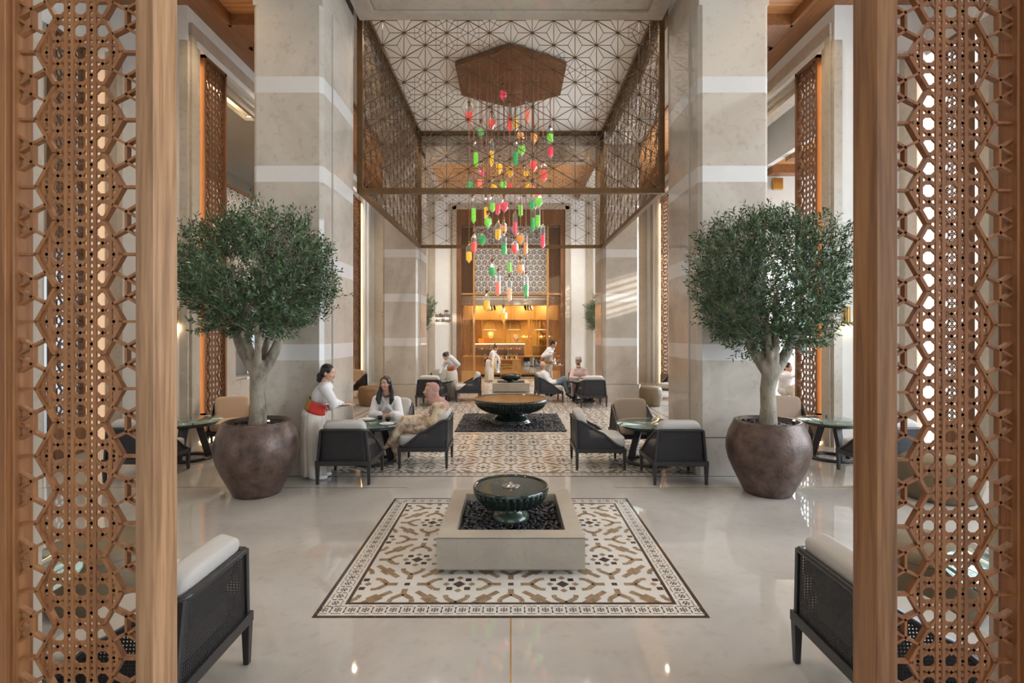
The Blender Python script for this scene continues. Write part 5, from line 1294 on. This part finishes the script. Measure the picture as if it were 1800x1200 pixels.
for k in (-1, 1):
    s0 = hc+R@Vector((k*.070, -.02, .02)); pts = [s0, s0+Vector((-k*.014, .02, -.10)), s0+Vector((-k*.035, -.01, -.18)), s0+Vector((-k*.040, -.055, -.26)), s0+Vector((-k*.025, -.075, -.33))]
    chain(m, pts, [.035, .038, .045, .045, .022], 10); pts = [q+Vector((-k*.012, -.015, 0)) for q in pts]; chain(m, pts, [.018, .022, .032, .036, .015], 8)
m.ell(hc+R@Vector((0, -.075, -.10)), (.085, .04, .13), R); p.cloth(m, 'hair', hair_b, .007, 3)
# --- seated woman in a pink headscarf, facing left
p = Person(Vector((-1.35, 7.62, 0)), 'seated woman in dusty pink headscarf and beige patterned gown, legs crossed')
D = 7.60; hc = P(757, 686.5, D); R = frame_of((-1, -.10, .0)); b = p.body; head_into(b, hc, R, 1.0)
pel = P(771, 748, D+.02); che = P(771, 719, D); nk = P(768, 703, D)
torso_into(b, pel, che, (0, 1, 0), (.155, .11), (.13, .10)); chain(b, [che, nk, hc-UP*.06], [.07, .054, .046])
sr = P(773, 716, D+.17); sl = P(774, 717, D-.17); er = P(760, 742, D+.2); wr = P(742, 744, D+.08); el = P(764, 743, D-.20); wl = P(744, 746, D-.06)
chain(b, [sr, er, wr], [.045, .038, .028]); chain(b, [sl, el, wl], [.045, .038, .028])
hand_into(b, wr, (-1, -.3, .25), (0, -1, -.1), (0, 0, 1), .6, 1.05); hand_into(b, wl, (-1, .25, .3), (0, 1, -.1), (0, 0, 1), .6, 1.05)
k1 = P(711, 741, D-.05); a1 = P(681, 782, D-.06); k2 = P(716, 752, D+.08); a2 = P(696, 806, D+.10)
chain(b, [pel, k1, a1], [.085, .06, .036]); chain(b, [pel+Vector((0, .09, 0)), k2, a2], [.085, .06, .036])
b.capsule(a1+Vector((.01, 0, -.01)), a1+Vector((-.09, -.02, -.07)), .034, .022, 10); b.ell(a1+Vector((-.12, -.02, -.09)), (.05, .034, .018), frame_of((0, 1, 0)) )
b.ell(a2+Vector((-.04, .0, -.065)), (.11, .038, .03))
p.finish_body(skin_l); face_parts(p.e, hc, R, 1.0, True, hair_b, p.o)
m = MB(); torso_into(m, pel, che, (0, 1, 0), (.20, .145), (.19, .15)); m.ell(che+UP*.07+Vector((.0, 0, 0)), (.10, .20, .09))
chain(m, [sr, er, wr+Vector((.03, 0, 0))], [.09, .09, .075]); chain(m, [sl, el, wl+Vector((.03, 0, 0))], [.09, .09, .075])
chain(m, [pel, P(740, 741, D-.04), k1, P(698, 760, D-.06), P(690, 776, D-.06)], [.14, .12, .095, .088, .085]); chain(m, [pel+Vector((0, .09, 0)), k2, P(709, 778, D+.08), P(704, 800, D+.08)], [.14, .10, .10, .10])
m.ell(P(700, 778, D), (.10, .09, .17), frame_of((.2, 1, 0), (.35, 0, 1))); m.ell(P(727, 755, D-.02), (.19, .13, .07)); m.ell(P(745, 752, D-.1), (.17, .09, .06))
p.cloth(m, 'gown', floral)
m = MB()
def LH(v): return hc+R@Vector(v)
m.ell(LH((0, -.036, .034)), (.085, .096, .093), R, 20, 12); m.ell(LH((0, -.048, -.05)), (.082, .076, .09), R, 18, 12); m.ell(LH((0, .000, -.135)), (.078, .085, .038), R, 18, 10)
for k in (-1, 1): m.ell(LH((k*.070, .004, -.03)), (.022, .050, .090), R, 12, 10)
m.ell(LH((0, .022, .098)), (.060, .050, .026), R, 12, 8)
m.ell(P(768, 705, D), (.125, .17, .075)); m.ell(P(776, 713, D-.03), (.12, .21, .10), frame_of((0, 1, 0), (.5, 0, 1))); m.capsule(P(766, 700, D), P(781, 720, D-.02), .075, .05)
for q in range(4): m.tube([LH((-.085, -.04+.02*q, -.02-.03*q)), LH((-.06, .04, -.10-.012*q)), LH((0, .075-.01*q, -.118-.014*q)), LH((.06, .04, -.10-.012*q)), LH((.085, -.04+.02*q, -.02-.03*q))], .011, 6)
p.cloth(m, 'headscarf', hijab_m, .006, 2)
# --- generic distant figures
def standing(base, label, facing, hgt_c, pel, che, hands, skin, blouse, hairc, bun=True, vox=.010, skirt=None, arms=None, hdir=None, s=.97, short=False):
    p = Person(Vector(base), label, vox); fw = Vector((math.cos(facing), math.sin(facing), 0)); rt = fw.cross(UP)
    R = frame_of(hdir or fw); b = p.body; head_into(b, hgt_c, R, s); nk = Vector(hgt_c)-UP*.13*s-fw*.03
    torso_into(b, pel, che, rt, (.15, .10), (.115, .09)); chain(b, [che, nk, Vector(hgt_c)-UP*.05], [.07, .054, .046])
    ax = (Vector(che)-Vector(pel)).normalized(); m = MB(); torso_into(m, pel, che, rt, (.172, .125), (.14, .11)); m.ell(nk-UP*.02, (.065, .065, .04))
    for k, (elb, wri, hd) in zip((1, -1), arms):
        sh = Vector(che)+ax*.06+rt*k*.155; elb = Vector(elb); wri = Vector(wri)
        chain(b, [sh, elb, wri], [.045, .038, .027]); hand_into(b, wri, hd, UP*-1, fw, .4, 1, .009); chain(m, [sh, elb, wri-(wri-elb).normalized()*.03], [.072, .058, .046])
    for k in (-1, 1):
        hp = Vector(pel)+rt*k*.09; ft = Vector((base[0], base[1], .09))+rt*k*.09; chain(b, [hp, (hp+ft)/2+fw*.02, ft], [.08, .058, .038]); b.ell(ft+fw*.06-UP*.05, (.05, .05, .04)); b.capsule(ft-UP*.05, ft+fw*.13-UP*.055, .038, .03)
    p.finish_body(skin); face_parts(p.e, hgt_c, R, s, False, hairc, p.o); p.cloth(m, 'blouse', blouse)
    m = MB(); hair_cap(m, hgt_c, R, s*(1.0 if not short else .985))
    if bun: m.ell(Vector(hgt_c)+R@Vector((0, -.11, .035 if bun == 1 else .085))*s, (.045, .045, .045))
    p.cloth(m, 'hair', hairc, .008, 3)
    if skirt:
        m = MB(); fz = Vector(pel)
        m.loft([(Vector((fz.x, fz.y, fz.z+.10)), .14, .13, .01, 5, facing-PI/2), (fz, .18, .165, .015, 7, facing-PI/2), (Vector((fz.x*.5+base[0]*.5, fz.y*.5+base[1]*.5, fz.z*.5)), .175, .165, .035, 8, facing-PI/2), (Vector((base[0], base[1], .06)), .20, .185, .06, 8, facing-PI/2)], 56)
        p.plain(m, 'skirt', skirt)
    return p, rt, ax, fw
def belt(p, pel, ax, rt, mats, t0=.09, t1=.21, r=(.152, .125)):
    f_ = ax.cross(rt); m = MB(); vs = []; n = 32
    for t in (t0, (t0+t1)/2, t1): vs += [Vector(pel)+ax*t+rt*r[0]*math.cos(2*PI*k/n)+f_*r[1]*math.sin(2*PI*k/n) for k in range(n)]
    fs = [(i*n+k, i*n+(k+1) % n, (i+1)*n+(k+1) % n, (i+1)*n+k) for i in range(2) for k in range(n)]; m.add(vs, fs); m.m = [(0 if (k//4) % 2 else 1) for i in range(2) for k in range(n)]
    o = p.plain(m, 'sash', mats); so = o.modifiers.new('t', 'SOLIDIFY'); so.thickness = .014
# far left bending waitress
D = 15.0; pel = P(794, 655, D); che = P(792.5, 634, D-.10)
p, rt, ax, fw = standing((-1.68, D+.05, 0), 'waitress in white blouse and ivory skirt bending over the far left table', PI*1.05, P(783.5, 626, D-.15), pel, che, None, skin_l, white_c, hair_b, 1, skirt=ivory,
    arms=((P(801, 645, D+.18), P(799, 650, D+.05), (-1, -.2, -.2)), (P(777, 641, D-.25), P(772.5, 657, D-.25), (-.3, 0, -1))), hdir=(-.75, -.5, -.75)) if False else standing((-1.68, D+.05, 0), 'waitress in white blouse and ivory skirt bending over the far left table', PI*1.18, P(783.5, 626, D-.15), pel, che, None, skin_l, white_c, hair_b, 1, skirt=ivory,
    arms=((P(780, 642, D+.05), P(773, 657, D-.1), (-.3, 0, -1)), (P(806, 640, D-.2), P(800, 647, D-.12), (-1, -.2, -.2))), hdir=(-.6, -.6, -.75))
belt(p, pel, ax, rt, [red_s, gold_s])
# centre waitress at the shop
D = 20.15; pel = P(861, 636, D); che = P(866, 622.5, D-.05)
p, rt, ax, fw = standing((-.86, D, 0), 'waitress in white blouse and beige skirt leaning towards the cake cart', -.15, P(871.8, 611, D-.1), pel, che, None, skin_l, white_c, hair_br, 2, skirt=ivory, vox=.012,
    arms=((P(866, 634, D-.2), P(864, 640, D-.22), (.6, -.2, -1)), (P(876, 628, D+.1), P(878.5, 638, D+.1), (.3, 0, -1))), hdir=(.8, -.3, -.55))
belt(p, pel, ax, rt, [red_s, red_s], .13, .16, (.15, .122))
# waiter with a tray behind the bald man
D = 15.75; pel = P(963, 643, D); che = P(966, 619, D)
p, rt, ax, fw = standing((1.17, D+.0, 0), 'waiter in beige waistcoat with red collar holding a tray of coffee pots', -.45, P(973.6, 604.5, D-.05), pel, che, None, skin_m, white_c, hair_b, 0, vox=.010, short=True,
    arms=((P(954, 626, D-.25), P(971, 622, D-.28), (.6, -.3, .3)), (P(968, 632, D+.1), P(976, 640, D-.25), (.9, -.3, 0))), hdir=(.85, -.5, -.35), s=1.0)
m = MB(); torso_into(m, pel, che-ax*.03, rt, (.182, .135), (.152, .122)); p.cloth(m, 'waistcoat', beige_t)
belt(p, pel, ax, rt, [rust_m, gold_s], .10, .15, (.165, .137)); m = MB(); q = che+ax*.13
m.tube([q+rt*.07-fw*.03, q+fw*.06+rt*.05-ax*.06, q+fw*.125-ax*.22, q+fw*.06-rt*.05-ax*.06, q-rt*.07-fw*.03], [.02, .028, .03, .028, .02], 8); p.plain(m, 'collar', rust_m)
m = MB()
for k in (-1, 1): hp = pel+rt*k*.09; ft = Vector((1.17, D, .10))+rt*k*.10; chain(m, [hp, (hp+ft)/2+fw*.02, ft], [.11, .085, .06])
p.cloth(m, 'trousers', beige_t)
m = MB()
for k in (-1, 1): ft = Vector((1.17, D, .04))+rt*k*.10; m.capsule(ft-fw*.05, ft+fw*.17, .045, .035)
p.cloth(m, 'shoes', black_m, .008, 1)
t = empty('serving_tray', P(979, 642, D-.32), 0, 'silver round tray held by the waiter behind the bald man', 'tray'); silver = pmat('silver', (.7, .68, .66), .15, 1)
m = MB(); m.lathe([(.001, 0), (.17, 0), (.19, .015), (.18, .015), (.165, .005), (.001, .005)], 32); m.build('tray', silver, t, True)
t = empty('coffee_pot', P(974.5, 642, D-.30), 0, 'tall silver coffee pot standing on the waiter\'s tray', 'coffee pot')
m = MB(); m.lathe([(.001, .006), (.05, .006), (.06, .04), (.045, .09), (.025, .13), (.035, .17), (.02, .2), (.004, .25), (.001, .25)], 20); m.build('body', silver, t, True)
m = MB(); m.tube([(.03, 0, .08), (.09, 0, .14), (.12, 0, .16)], [.012, .008, .005], 6); m.build('spout', silver, t, True)
t = empty('coffee_cup', P(984, 642, D-.33), 0, 'small cup on the waiter\'s tray', 'cup'); m = MB(); m.lathe([(.001, .006), (.02, .006), (.035, .05), (.032, .05), (.018, .01), (.001, .01)], 16); m.build('bowl', porcelain, t, True)
# --- seated men
def seated(base, label, pel, che, hc, hdir, rt, arms, legs, skin, top, topname, bottom, bottomname, shoe=black_m, vox=.009, smile=False, hairc=None, long_top=False):
    p = Person(Vector(base), label, vox); R = frame_of(hdir); b = p.body; head_into(b, hc, R, 1.02); che = Vector(che); pel = Vector(pel); rt = Vector(rt); ax = (che-pel).normalized(); nk = Vector(hc)-UP*.14
    torso_into(b, pel, che, rt, (.165, .115), (.145, .11)); chain(b, [che+ax*.05, nk, Vector(hc)-UP*.05], [.075, .060, .052]); m = MB(); torso_into(m, pel, che, rt, (.20, .145), (.185, .145)); m.ell(nk-UP*.015, (.075, .075, .04)); m.ell(che+ax*.075, (.205 if abs(rt.x) > .5 else .10, .205 if abs(rt.y) > .5 else .10, .07))
    for k, (elb, wri, hd) in zip((1, -1), arms):
        sh = che+ax*.06+rt*k*.175; elb = Vector(elb); wri = Vector(wri); chain(b, [sh, elb, wri], [.05, .042, .030]); hand_into(b, wri, hd, UP*-1, hd, .5, 1.05, .0095); chain(m, [sh, elb, wri-(wri-elb).normalized()*.03], [.085, .070, .055])
    l = MB(); sh_ = MB()
    for k, (kn, an, toe) in zip((1, -1), legs):
        hp = pel+rt*k*.09; kn = Vector(kn); an = Vector(an); toe = Vector(toe); chain(b, [hp, kn, an], [.09, .062, .04]); b.capsule(an, an+toe*.5, .038, .03); (m if long_top else l); chain(l if not long_top else m, [hp, kn, an+(kn-an).normalized()*.05], [.12, .09, .068 if not long_top else .09]); sh_.capsule(an-UP*.03-toe*.2, an-UP*.035+toe, .046, .036)
    p.finish_body(skin); face_parts(p.e, hc, R, 1.02, smile, hairc or hair_b, p.o); p.cloth(m, topname, top)
    if not long_top: p.cloth(l, bottomname, bottom)
    p.cloth(sh_, 'shoes', shoe, .009, 1); return p, R
D = 14.45
p, R = seated((1.2, D, 0), 'seated bald man in white shirt and blue-grey trousers, legs crossed', P(967, 679, D), P(957, 660, D), P(954.5, 642, D), (.55, .75, .08), (0, -1, 0),
    ((P(966, 673, D-.24), P(977, 671, D-.12), (1, .2, .1)), (P(968, 672, D+.22), P(979, 669, D+.08), (1, -.1, .2))),
    ((P(991, 666, D-.02), P(999, 692, D-.04), Vector((.20, -.03, -.13))), (P(987, 673, D+.10), P(969, 690, D-.02), Vector((-.02, -.22, -.02)))), skin_l, white_c, 'shirt', jeans, 'trousers', hairc=hair_br)
m = MB(); m.ell(P(953.5, 643, D)+R@Vector((0, -.04, -.01)), (.078, .07, .075), R); o = p.cloth(m, 'cropped_hair', pmat('stubble', (.30, .19, .14), .7), .008, 2)
D = 15.05
p, R = seated((2.03, D, 0), 'seated man in pale pink dishdasha and embroidered cap', P(1018, 677, D+.08), P(1018.5, 655, D+.05), P(1016.5, 634.5, D), (-.7, -.75, 0), (-1, 0, 0),
    ((P(1003.5, 664, D-.1), P(1015, 664.5, D-.30), (.8, -.4, .1)), (P(1034, 664, D-.1), P(1023, 664, D-.30), (-.8, -.4, .1))),
    ((P(1009, 677, D-.34), P(1008, 697, D-.36), Vector((0, -.2, -.02))), (P(1028, 677, D-.34), P(1029, 697, D-.36), Vector((0, -.2, -.02)))), skin_d, pinkish, 'dishdasha', None, '', smile=True, long_top=True)
m = MB(); c_ = P(1016.5, 634.5, D)
m.lathe([(.001, .145), (.070, .142), (.083, .13), (.090, .06), (.091, .045), (.086, .045)], 28, c=(0, 0, 0)); Rm = R; m.v = [tuple(c_+R@(Vector(v)+Vector((0, -.012, -.005)))) for v in m.v]; p.plain(m, 'embroidered_cap', pmat('cap_white', (.62, .60, .60), .7, c2=(.42, .36, .38), scale=70))
m = MB()
m.ell(c_+R@Vector((0, .026, -.080))*1.02, (.054, .052, .030), R, 16, 10); m.ell(c_+R@Vector((0, -.050, -.0))*1.02, (.080, .060, .055), R); p.cloth(m, 'beard', hair_b, .007, 2)
# --- woman in the sunlit lounge
D = 11.5
p, R = seated((6.1, D, 0), 'seated woman in white sleeveless blouse in the sunlit lounge on the right', P(1380, 686, D), P(1381, 664, D), P(1385, 646, D), (.5, -.8, -.1), (-.6, -.6, 0),
    ((P(1372, 662, D-.2), P(1392, 662, D-.3), (1, -.1, 0)), (P(1384, 672, D+.2), P(1390, 676, D), (1, 0, 0))),
    ((P(1394, 684, D-.2), P(1397, 708, D-.2), Vector((.1, -.15, -.02))), (P(1398, 684, D), P(1402, 708, D), Vector((.1, -.15, -.02)))), skin_l, white_c, 'blouse', ivory, 'trousers', vox=.011, smile=True, shoe=porcelain)
m = MB(); hair_cap(m, P(1385, 646, D), R, 1.02); m.ell(P(1381, 641, D+.1), (.05, .05, .05)); p.cloth(m, 'hair', hair_b, .010, 3)
# --- baker behind the counter
D = 23.1; pel = P(906, 628, D); che = P(907, 611, D)
p, rt, ax, fw = standing((.21, D, 0), 'baker in white jacket and tall white hat behind the shop counter', -PI/2, P(907, 598, D-.03), pel, che, None, skin_l, white_c, hair_br, 0, vox=.014,
    arms=((P(898, 612, D-.2), P(902, 616, D-.35), (.5, -.8, -.1)), (P(917, 612, D-.2), P(913, 616, D-.35), (-.5, -.8, -.1))), hdir=(0, -1, -.2))
m = MB(); c_ = P(907, 598, D-.03); m.lathe([(.082, .06), (.085, .12), (.10, .24), (.09, .27), (.001, .28)], 20, c=tuple(c_)); p.plain(m, 'tall_hat', porcelain)
# ---------------------------------------------------------------- things on the tables
def cup(x, y, z, label, m_, g):
    e = empty('cup', (x, y, z), 0, label, 'cup', g); q = MB(); q.lathe([(.001, 0), (.024, 0), (.042, .03), (.046, .055), (.043, .055), (.038, .03), (.001, .006)], 24); q.build('bowl', m_, e, True)
    q = MB(); q.lathe([(.001, .045), (.042, .045)], 24); q.build('coffee', pmat('coffee', (.03, .015, .01), .1) if 'coffee' not in MATS else MATS['coffee'], e)
ZT = .593
cup(P(668, 734, 7.88).x, 7.88, ZT+.008, 'black cup on the women\'s table, in front of the woman in white robe', black_cer, 'black cups on the women\'s table')
cup(P(682, 738, 7.72).x, 7.72, ZT+.008, 'black cup on the women\'s table, nearer the woman in headscarf', black_cer, 'black cups on the women\'s table')
for px, y, r, nm in ((645, 7.90, .13, 'larger white plate on the women\'s table, left side'), (680, 7.52, .11, 'white plate on the women\'s table, right side near the headscarf woman')):
    e = empty('plate', (P(px, 735, y).x, y, ZT), 0, nm, 'plate', 'white plates on the women\'s table'); q = MB(); q.lathe([(.001, 0), (r*.6, 0), (r, .014), (r*.97, .017), (r*.6, .005), (.001, .004)], 36); q.build('dish', porcelain, e, True)
    q = MB(); q.ell((0, 0, .014), (r*.5, r*.35, .012), None, 16, 8, e=.7); q.build('napkin', white_c, e, True)
for x, y, nm in ((-2.2, 14.35, 'white plate on the far left table'), (2.0, 14.3, 'white plate on the far right table')):
    e = empty('plate', (x, y, ZT), 0, nm, 'plate', 'plates on the far tables'); q = MB(); q.lathe([(.001, 0), (.07, 0), (.11, .014), (.105, .017), (.06, .005), (.001, .004)], 24); q.build('dish', porcelain, e, True)
